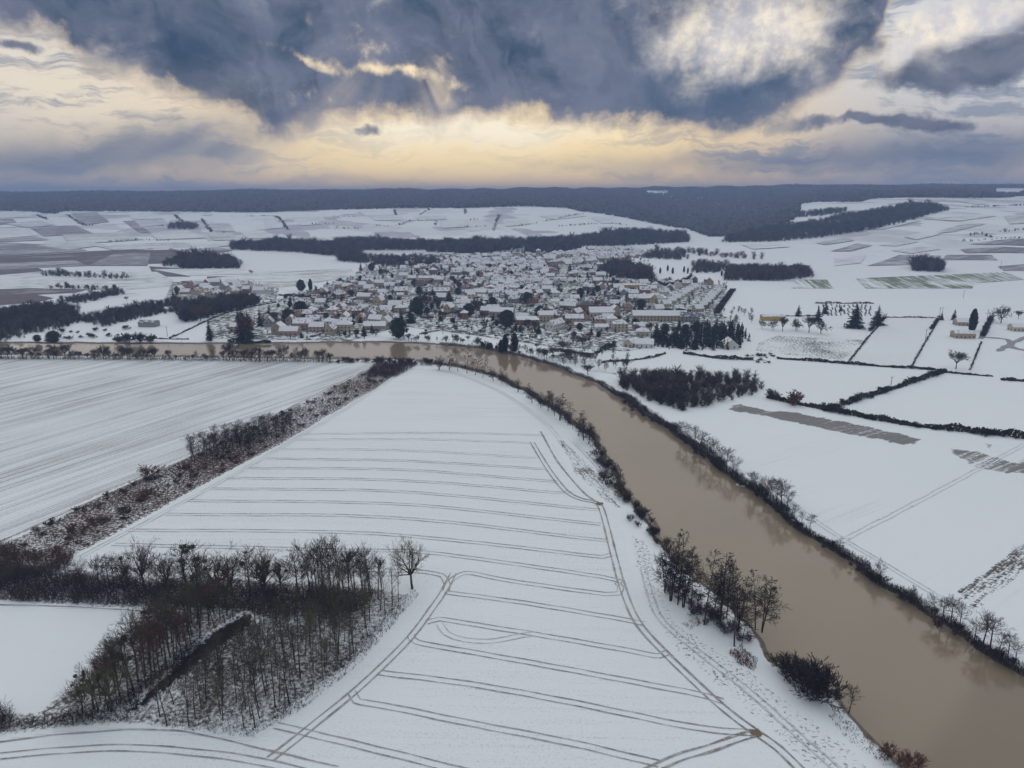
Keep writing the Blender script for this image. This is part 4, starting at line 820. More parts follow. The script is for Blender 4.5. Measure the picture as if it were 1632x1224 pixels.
# straight stretch: trees of the near side
for i, (x, y) in enumerate(along([(-60, 571), (130, 572), (250, 573)], 34, .8, 18)):
    plant('riverside_tree', 'spread_far', x, y, rp.uniform(5, 12), 'bare tree between left field and river', 'tree', 'trees between left field and river', 'bark', 'twig', 1.0)
for i, (x, y) in enumerate(along([(260, 573), (420, 575), (532, 577)], 32, .8, 19)):
    plant('riverside_tree', 'spread_far' if i % 3 else 'tall_far', x, y, rp.uniform(7, 14) if i > 8 else rp.uniform(2.5, 8), 'rusty bare tree between left field and river' if i % 3 == 0 else 'bare tree between left field and river', 'tree', 'trees between left field and river', 'bark', 'redtwig' if i % 3 == 0 else 'twig', .9)
for i, (x, y) in enumerate(along([(535, 578), (600, 578), (700, 582)], 18, 1.0, 20)):
    plant('shrub', 'shrub_far', x, y, rp.uniform(2.5, 5.5), 'leafless bush at the river bend', 'shrub', 'bushes at the river bend', 'bark', 'purpletwig', 1.3)
# village side bank
for i, (x, y) in enumerate(along([(640, 545), (700, 547), (760, 553), (830, 566), (880, 576)], 40, 2.0, 31)):
    plant('riverside_tree', 'spread_far' if i % 2 else 'tall_far', x, y + 3, rp.uniform(3.5, 9), 'bare tree on the village river bank', 'tree', 'trees on the village river bank', 'bark', 'twig', 1.0)
for i, (x, y) in enumerate(scatter([(860, 572), (880, 548), (930, 545), (1000, 575), (1000, 608), (940, 600)], 46, 4.0, 32)):
    plant('riverside_tree', 'tall_far' if i % 3 else 'spread_far', x, y, rp.uniform(4, 9.5), 'bare tree in the thicket below the village', 'tree', 'thicket trees below the village', 'bark', 'twig' if i % 2 else 'purpletwig', 1.3)
for (x, y, h) in ((805, 560, 28), (820, 560, 30), (798, 561, 20)): at(x, y, h, 'column', 'dense dark egg shaped yew beside the river', 'dark yews beside the river', 'bark', 'cypress', 1.25, 'yew_tree')
for (x, y) in along([(770, 552), (800, 559)], 8, 1.0, 33): plant('shrub', 'round', x, y, rp.uniform(3, 4.5), 'dark evergreen bush beside the river', 'shrub', 'evergreen bushes beside the river', 'bark', 'ivy', 1.0)
# ------------------------------------------------------------------ woods seen from afar
rngw = np.random.default_rng(99)
def fuzzy_template(seed, n=84, wd=.019):
    r = np.random.default_rng(seed); S = [(0, 0, 0, 0, 0, .6, .022, .012)]
    for i in range(n):
        a = r.uniform(0, 6.28); z0 = r.uniform(.03, .75); rad = r.uniform(.1, .44) * (1 - abs(z0 - .45) * .6); z1 = min(1.0, z0 + r.uniform(.05, .4))
        b0 = r.uniform(0, .5); S.append((math.cos(a) * rad * b0, math.sin(a) * rad * b0, z0, math.cos(a) * rad, math.sin(a) * rad, z1, wd, wd * .45))
    return ribbons(S, r)
FT = [fuzzy_template(s) for s in range(6)]
FS = [fuzzy_template(s + 30, 34, .03) for s in range(4)]
CT = []
for s in range(3):
    r = np.random.default_rng(s + 50); S = []
    for i in range(46):
        f = r.uniform(.05, .97); a = r.uniform(0, 6.28); l = .24 * (1 - f) + .02; S.append((0, 0, f + .04, math.cos(a) * l, math.sin(a) * l, f - .06, .05 * (1.2 - f), .012))
    CT.append(ribbons(S, r))
def wood(ppx, spacing, hmin, hmax, mat, label, seed, templates=None, name='wood', pts=None, world=False):
    templates = templates or FT
    P = np.array(pts if pts is not None else scatter(ppx, 3000, spacing * .82, seed, world)); rng = np.random.default_rng(seed)
    if len(P) == 0: return
    P = P + rng.normal(size=P.shape) * (1.2 if pts is not None else spacing * .7)
    h = rng.uniform(hmin * .55, hmax * 1.1, len(P)) * (0.85 + .25 * np.sin(P[:, 0] * .021 + seed) * np.cos(P[:, 1] * .017 + seed * 2)) * np.where(rng.random(len(P)) < .07, 1.35, 1.0); z = hgt(P[:, 0], P[:, 1]); Vs, Fs, MI_, n = [], [], [], 0
    for i in range(len(P)):
        V, F_ = templates[rng.integers(len(templates))]; a = rng.uniform(0, 6.28); c, s = math.cos(a), math.sin(a); w = h[i] * rng.uniform(1.0, 1.5)
        Vs.append(np.column_stack([(V[:, 0] * c - V[:, 1] * s) * w + P[i, 0], (V[:, 0] * s + V[:, 1] * c) * w + P[i, 1], V[:, 2] * h[i] + z[i] - .3])); Fs.append(F_ + n); n += len(V); MI_.append(np.full(len(F_), rng.choice(4, p=(.45, .25, .2, .1)) if mat is M['wood'] else 0))
    tag(obj(name, mesh_np(name, np.concatenate(Vs), np.concatenate(Fs), [mat] + WT if mat is M['wood'] else [mat], np.concatenate(MI_))), label, 'wood', kind='stuff')
M['wood'] = plain_mat('winter woodland', (0.062, 0.050, 0.048), 0.9, 0.5, 0.05, 0.1); M['pinewood'] = bark('dark conifer plantation', (0.018, 0.026, 0.020), 0)
M['ridge'] = plain_mat('ridge woodland', (0.075, 0.062, 0.060), 0.9, 0.75, 0.03, 0.1)
W = M['wood']; WT = [bark('pale grey woodland', (.10, .085, .085), 0), bark('dark woodland', (.035, .028, .030), 0), bark('russet woodland', (.10, .06, .05), 0)]
wood([(-80, 510), (0, 500), (60, 492), (112, 494), (135, 512), (100, 522), (50, 532), (0, 546), (-80, 548)], 3.6, 6, 11, W, 'dark bare wood by the upper river', 1)
wood([(130, 512), (200, 496), (280, 480), (300, 484), (300, 492), (230, 506), (170, 520)], 3.6, 5, 9, W, 'dark bare hedge wood left of the hamlet', 2)
wood([(285, 508), (300, 492), (370, 480), (402, 478), (415, 486), (350, 500), (300, 514)], 3.6, 7, 12, W, 'dark bare wood below the hamlet', 3)
wood([(287, 418), (330, 416), (376, 420), (378, 428), (330, 428), (290, 428)], 5, 14, 20, W, 'small dark wood on the plain left of the village', 4)
wood([(262, 425), (272, 416), (285, 410), (287, 413), (275, 424)], 5, 6, 10, W, 'narrow hedge wood left of the plain', 41)
wood([(370, 398), (470, 402), (560, 410), (575, 404), (560, 396), (450, 390), (372, 391)], 6, 13, 19, W, 'long dark wood belt below the vineyards', 5)
wood([(520, 398), (600, 399), (690, 398), (690, 390), (600, 388), (530, 390)], 7, 14, 20, W, 'dark wood belt behind the village', 6)
wood([(590, 424), (660, 425), (700, 420), (690, 412), (600, 414)], 6, 9, 14, W, 'dark wood patch above the village gardens', 7)
wood([(540, 416), (585, 420), (590, 412), (550, 408)], 6, 9, 14, W, 'dark wood patch at the snowy knoll', 8)
wood([(685, 402), (760, 406), (830, 396), (846, 388), (780, 386), (700, 390)], 7, 13, 20, W, 'dark wood belt above the village core', 9)
wood([(840, 408), (890, 404), (925, 396), (920, 384), (870, 386), (842, 396)], 6, 14, 20, W, 'dark wood at the top of the village', 10)
wood([(922, 392), (1000, 392), (1095, 386), (1090, 374), (1000, 374), (930, 380)], 7, 14, 20, W, 'dark wood belt right of the vineyard hill', 11)
wood([(960, 432), (985, 443), (1038, 447), (1035, 432), (1000, 424), (970, 424)], 5, 10, 16, W, 'dark park wood behind the school', 12)
wood([(1030, 412), (1085, 415), (1090, 408), (1035, 405)], 6, 8, 12, W, 'hedge wood above the orchard slope', 13)
wood([(1106, 436), (1150, 434), (1152, 424), (1110, 422)], 5, 10, 15, W, 'square dark wood beside the orchard slope', 14)
wood([(1158, 447), (1235, 448), (1292, 441), (1285, 432), (1200, 426), (1162, 428)], 5, 10, 14, W, 'dark wood beside the snowy plain', 15)
wood([(1040, 553), (1100, 558), (1178, 556), (1186, 540), (1180, 528), (1120, 528), (1095, 538), (1045, 540)], 3.4, 7, 12, M['pinewood'], 'dark conifer plantation beside the white house', 16, CT)
wood([(985, 612), (1040, 640), (1090, 656), (1160, 636), (1213, 624), (1195, 606), (1110, 600), (1030, 600)], 3.0, 5, 9.5, W, 'dark triangular wood on the right river bank', 17)
wood([(1455, 432), (1497, 433), (1497, 426), (1462, 426)], 4.5, 13, 20, W, 'round dark copse on the snowy plain', 18)
wood([(1155, 386), (1235, 385), (1300, 380), (1400, 364), (1470, 346), (1510, 335), (1480, 331), (1400, 336), (1330, 350), (1240, 368), (1170, 378)], 8, 12, 18, W, 'dark wood strip climbing the right hill', 19)
wood([(1265, 348), (1300, 345), (1340, 340), (1350, 336), (1300, 338), (1270, 342)], 9, 8, 14, W, 'thin tree belt below the hilltop field', 20)
wood([(275, 365), (310, 366), (315, 360), (280, 358)], 8, 10, 16, W, 'small dark copse in the vineyards', 21)
wood([(75, 440), (200, 445), (205, 441), (80, 436)], 6, 3, 8, W, 'low scrubby hedge on the green meadow', 22)
wood([(85, 460), (185, 463), (185, 459), (90, 456)], 6, 4, 8, W, 'low hedge below the green meadow', 23)
wood([(90, 480), (190, 466), (192, 470), (125, 484)], 4, 4, 8, W, 'dark hedge line left of the white field', 24)
wood([(1040, 405), (1120, 408), (1200, 414), (1205, 411), (1130, 404), (1045, 402)], 12, 12, 17, W, 'row of bare trees above the orchard slope', 25)
# hillside hedges between the vineyard plots
HEDGES = [[(406, 345), (440, 346), (459, 367)], [(529, 345), (565, 346)], [(499, 358), (531, 357)], [(536, 364), (571, 365)], [(599, 360), (614, 361), (637, 359), (657, 352), (693, 352), (693, 359)], [(668, 343), (684, 334)], [(629, 335), (631, 343)], [(741, 334), (742, 341)], [(726, 363), (773, 361)], [(750, 351), (760, 350)], [(787, 368), (796, 343)], [(822, 361), (855, 356)], [(868, 353), (929, 341)], [(890, 361), (951, 357)], [(979, 357), (996, 359)], [(106, 342), (134, 359), (156, 357)], [(278, 344), (291, 354)], [(252, 361), (279, 361)], [(322, 350), (337, 370), (358, 371)], [(170, 387), (221, 383), (268, 384)], [(0, 351), (12, 351)], [(60, 344), (75, 350)], [(395, 345), (404, 345)], [(1535, 385), (1600, 381), (1640, 379)], [(1545, 375), (1560, 373), (1580, 379)], [(1600, 370), (1640, 365)], [(1540, 331), (1640, 327)]]
for i, hl in enumerate(HEDGES):
    P = spline([(p.x, p.y) for p in GP(hl)], 9.0); pts = [(p[0] + rngw.normal() * 2.5, p[1] + rngw.normal() * 2.5) for p in P for _ in range(2)]
    wood(None, 1, 3, 6.5, W, 'dark hedge between snowy hillside plots', 100 + i, None, 'hillside_hedge', pts)
# forest on the far ridge
def far_forest():
    rng = np.random.default_rng(8); Vs, Fs, n = [], [], 0
    lower = [(-900, 340), (0, 336), (60, 338), (70, 341), (90, 341), (100, 337), (220, 337), (420, 339), (520, 335), (640, 332), (760, 332), (830, 329), (900, 331), (925, 337), (965, 342), (1010, 350), (1060, 360), (1098, 366), (1130, 378), (1190, 377), (1235, 366), (1272, 345), (1276, 325), (1300, 322), (1370, 322), (1390, 317), (1440, 315), (1590, 316), (1640, 312), (2400, 312)]
    la = np.array(lower, float)
    def lo_row(x): return np.interp(x, la[:, 0], la[:, 1])
    # candidate points on a jittered grid
    ys = np.arange(1750, 4600, 15.0); pts = []
    for Yd in ys:
        w = Yd * 0.86; xs = np.arange(-w, w, 15.0 + (Yd > 3600) * 2); pts.append(np.column_stack([xs + rng.uniform(-6, 6, len(xs)), Yd + rng.uniform(-6, 6, len(xs))]))
    P = np.concatenate(pts); z = hgt(P[:, 0], P[:, 1])
    cp, sp = math.cos(PITCH), math.sin(PITCH); dz = z - CAMH; fw = P[:, 1] * cp - dz * sp; upc = P[:, 1] * sp + dz * cp
    ix = 816 + FPX * P[:, 0] / fw; iy = 612 - FPX * upc / fw
    keep = iy < lo_row(ix)
    clear = [(1030, 304, 1065, 307), (1585, 300, 1650, 308)]
    for (a, b_, c, d_) in clear: keep &= ~((ix > a) & (ix < c) & (iy > b_) & (iy < d_ + 2))
    P, z = P[keep], z[keep]; m_ = len(P)
    h = rng.uniform(10, 20, m_) * (.8 + .25 * np.sin(P[:, 0] * .004 + 1) * np.sin(P[:, 0] * .0117 + P[:, 1] * .003) + .2 * np.sin(P[:, 0] * .031)); w = rng.uniform(5, 9, m_); k = 5; a0 = rng.uniform(0, 6.28, m_)
    V = np.empty((m_, 2 * k + 1, 3))
    for j in range(k):
        a = a0 + 2 * math.pi * j / k; rr = w * rng.uniform(.7, 1.2, m_); V[:, j] = np.column_stack([P[:, 0] + np.cos(a) * rr * .8, P[:, 1] + np.sin(a) * rr * .8, z + h * .1]); V[:, k + j] = np.column_stack([P[:, 0] + np.cos(a + .5) * rr, P[:, 1] + np.sin(a + .5) * rr, z + h * rng.uniform(.5, .8, m_)])
    V[:, 2 * k] = np.column_stack([P[:, 0] + rng.normal(size=m_), P[:, 1] + rng.normal(size=m_), z + h])
    T = []
    for j in range(k):
        q = (j + 1) % k; T += [(j, q, k + q), (j, k + q, k + j), (k + j, k + q, 2 * k)]
    F_ = (np.arange(m_)[:, None, None] * (2 * k + 1) + np.array(T)[None]).reshape(-1, 3)
    tag(obj('ridge_forest', mesh_np('ridge_forest', V.reshape(-1, 3), F_, [M['ridge']] + WT, np.repeat(rng.choice(4, m_, p=(.5, .22, .22, .06)), 3 * k))), 'bare winter forest covering the far ridge', 'forest', kind='stuff')
    return m_
far_forest()

# ------------------------------------------------------------------ hedges and walls near the village
def hedge(ppx, w, h, mat, label, seed, dens=9.0):
    P = np.array(spline([(p.x, p.y) for p in GP(ppx)], 1.0)); rng = np.random.default_rng(seed); n = int(len(P) * dens * max(w, 1) * .6 + 40); n = min(n, 9000)
    i = rng.integers(0, len(P), n); d = np.gradient(P, axis=0)[i]; nn = np.stack([-d[:, 1], d[:, 0]], 1); nn /= np.linalg.norm(nn, axis=1)[:, None] + 1e-9
    ph = rng.uniform(0, 6, 3); top = np.clip(1 + .35 * np.sin(i * .21 + ph[0]) + .3 * np.sin(i * .083 + ph[1]) + .2 * np.sin(i * .57 + ph[2]), .25, 1.8); s = rng.uniform(-.5, .5, n); zz = rng.uniform(0, 1, n) ** .8 * h * top
    xy = P[i] + nn * (s * w)[:, None] + rng.normal(size=(n, 2)) * .3; pos = np.column_stack([xy, hgt(xy[:, 0], xy[:, 1]) + zz]); N_ = np.column_stack([nn * np.sign(s)[:, None], np.full(n, .4)])
    V, F_ = leaf_cloud(rng, pos, N_, .5 + .06 * h); return tag(obj('hedge', mesh_np('hedge', V, F_, [mat])), label, 'hedge')
HG, HB = M['hedge_green'], M['darktwig']
for i, (pts, w, h, m_, lb) in enumerate([
    ([(950, 563), (975, 553), (979, 549)], 3.0, 3.6, HG, 'thick dark clipped hedge by the river lane'),
    ([(1142, 500), (1152, 484), (1168, 462)], 7.0, 2.0, HB, 'wide dark hedge beside the house rows'),
    ([(1300, 484), (1391, 484)], 1.2, 1.8, HB, 'dark hedge behind the cemetery'), ([(1386, 528), (1400, 515), (1411, 506)], 3.0, 2.6, HG, 'dark hedge beside the cemetery pines'),
    ([(1566, 536), (1572, 522), (1580, 508)], 4.0, 3.0, HB, 'dark hedge along the villa lane'), ([(1483, 525), (1496, 508)], 2.5, 2.2, HG, 'dark hedge beside the villa garden'),
    ([(1240, 572), (1300, 576), (1360, 581), (1430, 586), (1490, 590), (1505, 594)], 3.0, 1.5, HB, 'long dark hedge between fallow and meadow'),
    ([(1505, 592), (1460, 608), (1400, 627), (1345, 645), (1315, 655)], 4.0, 2.2, HB, 'dark diagonal hedge between two fields'),
    ([(1225, 634), (1260, 642), (1310, 652), (1350, 660), (1390, 668)], 3.5, 2.0, HB, 'dark hedge at the top of the clean field'),
    ([(1390, 668), (1450, 678), (1520, 686), (1580, 692), (1660, 702)], 3.5, 2.4, HB, 'dark hedge behind the muddy field'),
    ([(1505, 594), (1540, 597), (1580, 600)], 2.0, 1.0, HB, 'low dark hedge beside the pole meadow'), ([(1596, 606), (1650, 609)], 2.5, 1.5, HB, 'short dark hedge at the field corner'),
    ([(1090, 564), (1120, 568), (1150, 572), (1200, 574)], 3.0, 1.8, HB, 'dark hedge below the conifer plantation'), ([(960, 578), (1010, 574), (1040, 570), (1060, 564)], 2.0, 1.2, HB, 'broken dark hedge in the river meadow'),
    ([(1033, 448), (1050, 452), (1060, 456)], 3.0, 2.5, HG, 'dark hedge at the foot of the orchard'), ([(1060, 456), (1090, 448), (1102, 440)], 4.0, 3.0, HG, 'dark hedge beside the orchard slope'),
    ([(1055, 496), (1072, 497)], 6.0, 3.0, HG, 'bulky green hedge at the street corner'), ([(1078, 497), (1100, 497)], 5.0, 2.5, HG, 'green hedge below the house rows'),
    ([(445, 471), (500, 474)], 3.0, 2.0, HG, 'dark hedge by the farm lane'), ([(365, 546), (400, 546), (430, 546)], 3.0, 2.2, HG, 'dark river hedge below the cedar garden'),
    ([(700, 503), (736, 497)], 3.0, 2.0, HG, 'dark hedge beside the brick house'), ([(220, 535), (250, 540), (300, 541)], 1.2, .8, HB, 'low dark hedge along the river meadow'),
    ([(890, 560), (945, 566)], 3.0, 2.0, HB, 'dark brush hedge below the orchard'), ([(670, 533), (700, 527), (730, 521)], 1.0, 1.0, HB, 'thin hedge across the snowy orchard'),
    ([(270, 540), (360, 500), (440, 482)], 1.5, 1.0, HB, 'thin dark hedge along the diagonal farm lane'), ([(1452, 586), (1478, 540), (1496, 510)], 1.0, 1.0, HB, 'thin dark hedge line beside the grey pasture'), ([(1352, 578), (1382, 540), (1400, 520)], 1.2, 1.0, HB, 'thin dark hedge line left of the grey pasture'), ([(1546, 590), (1556, 565), (1564, 545)], .8, .9, HB, 'thin hedge line below the villa lane'), ([(1412, 506), (1490, 507)], 1.0, 1.1, HB, 'thin dark hedge above the grey pasture'), ([(1214, 503), (1260, 504), (1300, 504)], 1.0, 1.0, HB, 'thin dark hedge beside the yellow barn')]):
    hedge(pts, w, h, m_, lb, 300 + i)
# shrubs along the field hedges
for i, (x, y) in enumerate(along([(1225, 634), (1310, 652), (1390, 668), (1520, 686), (1640, 700)], 30, 1.2, 51) + along([(1315, 655), (1345, 645), (1400, 627), (1500, 593)], 22, 1.2, 52)):
    plant('shrub', 'shrub_far', x, y, rp.uniform(1.5, 4.0), 'leafless bush in the field hedges of the right bank', 'shrub', 'bushes in the right bank field hedges', 'bark', 'darktwig', 1.4)
for (x, y, h, mc) in ((1265, 646, 24, 'redtwig'), (1232, 636, 18, 'twig')): at(x, y, h, 'shrub_far', 'reddish bush in the hedge of the clean field' if mc == 'redtwig' else 'grey bush in the hedge of the clean field', None, 'bark', mc, 1.2, 'shrub', 0, 'shrub')
# spoil heap by the fallow
for i, (x, y) in enumerate(scatter([(1190, 566), (1220, 562), (1245, 570), (1225, 580), (1195, 578)], 18, 2.2, 53)): plant('shrub', 'low', x, y, rp.uniform(1, 2.2), 'rusty bramble at the corner of the fallow', 'shrub', 'brambles at the fallow corner', 'bark', 'redtwig' if i % 2 else 'darktwig', 1.6)

# ------------------------------------------------------------------ buildings
def wallmat(n, c): return plain_mat(n, c, .9, .18, .8, .2, .12)
WALLS = {'cream': wallmat('cream render', (.50, .43, .32)), 'beige': wallmat('beige render', (.40, .32, .23)), 'pinkish': wallmat('pinkish render', (.40, .28, .23)), 'white': wallmat('white render', (.60, .58, .54)), 'brick': wallmat('brick', (.27, .135, .10)), 'grey': wallmat('grey render', (.25, .24, .235)), 'yellow': wallmat('yellow render', (.46, .37, .24)), 'ochre': wallmat('ochre boards', (.50, .34, .12))}
def roofmat(name, tile, cover, soft=.08):
    m_, t, b = newmat(name); tc = t.node('ShaderNodeTexCoord').outputs['Object']; oi = t.node('ShaderNodeObjectInfo').outputs['Random']
    x, y, z = t.sep(tc); vec = t.xyz(t.m('ADD', x, t.m('MULTIPLY', oi, 90.0)), t.m('ADD', y, t.m('MULTIPLY', oi, 37.0)), z)
    f = t.noise(vec, .45, 5, .65); rows = t.node('ShaderNodeTexWave', wave_type='BANDS', bands_direction='X'); t.l.new(tc, rows.inputs['Vector']); rows.inputs['Scale'].default_value = 1.6
    k = t.ss(t.m('ADD', f, t.m('MULTIPLY', t.m('SUBTRACT', oi, .5), .22)), cover, cover + soft)
    tl = t.mix(rows.outputs['Fac'], tuple(c * .75 for c in tile), tile)
    t.put(b.inputs['Base Color'], t.mix(k, (.74, .75, .78), tl)); b.inputs['Roughness'].default_value = .8; return m_
ROOFS = {'snow-covered': roofmat('snowed roof', (.30, .22, .19), .62), 'half-thawed brown tile': roofmat('thawing tile roof', (.17, .105, .085), .50), 'grey slate': roofmat('slate roof', (.13, .14, .16), .50), 'bare rust-red tile': roofmat('bare tile roof', (.17, .085, .068), .38)}
M['glass'] = plain_mat('dark window glass', (.03, .035, .045), .15, .2, 1, .5); M['door'] = plain_mat('painted door', (.10, .06, .05), .6); M['brickred'] = WALLS['brick']; M['slate'] = plain_mat('dark slate', (.06, .075, .085), .5, .3, 1.0); M['stone'] = plain_mat('pale stone', (.42, .38, .31), .9); M['shutter'] = plain_mat('red shutters', (.22, .05, .05), .7)
HP = {}
def house_meshes(L, Wd, He, Hr, hip=False):
    key = (L, Wd, He, Hr, hip)
    if key in HP: return HP[key]
    l, w = L / 2, Wd / 2
    if hip: V = [(-l, -w, -1), (l, -w, -1), (l, w, -1), (-l, w, -1), (-l, -w, He), (l, -w, He), (l, w, He), (-l, w, He)]; F_ = [(0, 1, 5, 4), (1, 2, 6, 5), (2, 3, 7, 6), (3, 0, 4, 7)]
    else: V = [(-l, -w, -1), (l, -w, -1), (l, w, -1), (-l, w, -1), (-l, -w, He), (l, -w, He), (l, w, He), (-l, w, He), (-l, 0, He + Hr), (l, 0, He + Hr)]; F_ = [(0, 1, 5, 4), (2, 3, 7, 6), (1, 2, 6, 9, 5), (3, 0, 4, 8, 7)]
    wall = mesh('house_wall', V, F_)
    o = .35; th = .22; dz = o * Hr / w
    if hip:
        k = max(0.0, l - w); A = [(-l - o, -w - o, He - dz + .05), (l + o, -w - o, He - dz + .05), (l + o, w + o, He - dz + .05), (-l - o, w + o, He - dz + .05), (-k, 0, He + Hr + .05), (k, 0, He + Hr + .05)]
        B = [(x, y, z + th) for x, y, z in A]; V = A + B; F_ = [(6, 7, 11, 10), (7, 8, 11), (8, 9, 10, 11), (9, 6, 10), (0, 1, 7, 6), (1, 2, 8, 7), (2, 3, 9, 8), (3, 0, 6, 9)]
    else:
        c = [(-w - o, He - dz + .03), (0, He + Hr + .03), (w + o, He - dz + .03), (w + o, He - dz + .03 + th), (0, He + Hr + .03 + th * 1.2), (-w - o, He - dz + .03 + th)]
        V = [(-l - o, y, z) for y, z in c] + [(l + o, y, z) for y, z in c]; F_ = [(i, i + 6, (i + 1) % 6 + 6, (i + 1) % 6) for i in range(6)] + [(0, 1, 4, 5), (1, 2, 3, 4), (6, 11, 10, 7), (7, 10, 9, 8)]
    roof = mesh('house_roof', V, F_)
    HP[key] = (wall, roof); return HP[key]
def boxv(x0, x1, y0, y1, z0, z1): return [(x0, y0, z0), (x1, y0, z0), (x1, y1, z0), (x0, y1, z0), (x0, y0, z1), (x1, y0, z1), (x1, y1, z1), (x0, y1, z1)]
BF = [(0, 3, 2, 1), (4, 5, 6, 7), (0, 1, 5, 4), (1, 2, 6, 5), (2, 3, 7, 6), (3, 0, 4, 7)]
CH = mesh('chimney', boxv(-.35, .35, -.3, .3, -1.2, .9) + boxv(-.45, .45, -.4, .4, .9, 1.05) + boxv(-.14, .14, -.14, .14, 1.05, 1.4), BF + [tuple(i + 8 for i in f) for f in BF] + [tuple(i + 16 for i in f) for f in BF])
WIN = mesh('window', boxv(-.55, .55, -.04, .07, 0, 1.4), BF); DOOR = mesh('door', boxv(-.5, .5, -.04, .07, -.2, 2.1), BF)
PANEL = mesh('window_tall', boxv(-.6, .6, -.04, .07, 0, 2.6), BF)
DORM = mesh('dormer', [(-.8, 0, 0), (.8, 0, 0), (.8, 0, 1.1), (0, 0, 1.8), (-.8, 0, 1.1), (-.8, 2, 1.1), (.8, 2, 1.1), (0, 2.6, 1.8)], [(0, 1, 2, 3, 4), (2, 6, 7, 3), (4, 3, 7, 5), (0, 4, 5), (1, 6, 2)])
HOUSES = []   # (x, y, radius)
def house(x, y, rz, L, Wd, He, Hr, wall, roof, label, group=None, hip=False, windows=True, chim=1, name='house', cat='house', winmat=None, tall=False, rmat=None, door=True, z=None):
    e = empty(name, (x, y, float(hgt(x, y)) if z is None else z), rz); wm_, rm_ = house_meshes(L, Wd, He, Hr, hip)
    obj('wall', wm_, e, WALLS[wall]); ro = obj('roof', rm_, e, rmat or ROOFS[roof])
    for c in range(chim):
        ch = obj('chimney', CH, ro, WALLS['brick'] if wall != 'brick' else WALLS['grey']); ch.location = ((L / 2 - 1.0) * (1 if c == 0 else -1) * (.5 if hip else 1), Wd * .08, He + Hr * (.9 if not hip else .95))
    if windows:
        gl = winmat or M['glass']; st = max(1, int(He // 2.5)); n = max(2, int(L // 3.2))
        for side in (-1, 1):
            for s in range(st if not tall else 1):
                for k in range(n):
                    if door and side == -1 and s == 0 and k == n // 2:
                        d = obj('door', DOOR, e, M['door']); d.location = (-L / 2 + (k + .5) * L / n, side * Wd / 2, 0); continue
                    w = obj('window', PANEL if tall else WIN, e, gl); w.location = (-L / 2 + (k + .5) * L / n, side * Wd / 2, .9 + s * 2.6)
            for k in range(2):
                w = obj('window', WIN, e, gl); w.location = (side * L / 2, (k - .5) * Wd * .45, .9 + (st - 1) * 2.6); w.rotation_euler = (0, 0, R(90))
    HOUSES.append((x, y, max(L, Wd) * .55)); return tag(e, label, cat, group)
def hat(x, y, rz, L, Wd, He, Hr, wall, roof, label, **kw):
    g = G(x, y); return house(g.x, g.y, R(rz), L, Wd, He, Hr, wall, roof, label, **kw)
# buildings one can single out
hat(932, 497, 4, 16, 12, 8, 3.2, 'brick', '', 'brick town hall with red shutters and dark slate roof', hip=True, winmat=M['shutter'], rmat=M['slate'], name='town_hall', cat='town hall')
hat(958, 505, 4, 25, 12, 5.6, 4.6, 'cream', 'snow-covered', 'long cream hall with tall windows beside the town hall', chim=0, tall=True, name='village_hall', cat='hall')
hat(980, 504, 94, 13, 9, 7.0, 4.4, 'beige', 'snow-covered', 'beige gabled wing at the end of the cream hall', chim=1)
hat(1050, 511, -2, 52, 11, 6.0, 4.0, 'beige', 'snow-covered', 'very long beige farm building with snowy roof', chim=2, name='farm_building', cat='farm building')
hat(1098, 512, -2, 18, 10, 5.5, 3.6, 'grey', 'grey slate', 'grey slate roofed barn at the end of the farm', chim=0, name='barn', cat='barn')
hat(1018, 481, 2, 24, 12, 5.0, 4.0, 'cream', 'snow-covered', 'snowy roofed school building with pale walls', chim=1, name='school', cat='school')
hat(1040, 482, 92, 14, 9, 6, 4.0, 'yellow', 'snow-covered', 'pale yellow gabled house beside the school')
hat(988, 528, 2, 13, 9, 7.5, 3, 'cream', 'snow-covered', 'tall cream house with rows of small windows', hip=True, chim=2)
hat(975, 523, 3, 9, 8, 9.5, 2.6, 'white', 'snow-covered', 'tall narrow white house behind the cream one', hip=True)
hat(958, 527, 0, 12, 8, 4, 2.2, 'white', 'snow-covered', 'low white garage building with snowy roof', chim=0, name='garage', cat='garage')
hat(1018, 526, 0, 10, 8, 4.2, 2.8, 'pinkish', 'snow-covered', 'small pinkish house with snowy roof by the street')
hat(1024, 535, -8, 11, 9, 4.5, 3, 'cream', 'snow-covered', 'small cream villa below the farm yard', hip=True)
hat(1026, 553, -8, 15, 9, 3.6, 3.2, 'white', 'snow-covered', 'low white villa beside the conifer plantation')
hat(1004, 552, 60, 9, 8, 3.6, 3.0, 'cream', 'snow-covered', 'small cream cottage at the river lane')
hat(1162, 554, 88, 13, 11, 3.4, 4.4, 'white', 'snow-covered', 'white gabled chalet beside the conifer plantation', chim=1)
hat(1231, 510, 1, 22, 9, 4.2, 1.2, 'ochre', 'snow-covered', 'ochre boarded barn with flat snowy roof', chim=0, windows=False, name='barn', cat='barn')
hat(1534, 538, -6, 17, 9, 4.4, 1.8, 'yellow', 'snow-covered', 'long pale yellow villa with snowy roof', chim=0)
hat(1534, 518, -4, 14, 9, 3.6, 2.8, 'beige', 'snow-covered', 'beige house behind the yellow villa')
hat(1625, 527, -4, 17, 9, 4.0, 2.6, 'cream', 'snow-covered', 'cream house beside the curved drive')
hat(238, 520, -3, 16, 9, 4.2, 1.6, 'grey', 'grey slate', 'grey metal barn alone in the river meadow', chim=0, windows=False, name='barn', cat='barn')
hat(270, 496, 0, 9, 6, 3, 1.6, 'cream', 'snow-covered', 'tiny pale shed above the grey barn', chim=0, windows=False, name='shed', cat='shed')
hat(858, 412, 0, 9, 8, 15, 3.0, 'beige', 'snow-covered', 'tall square beige tower at the top of the village', hip=True, chim=0, name='tower', cat='tower', door=False)
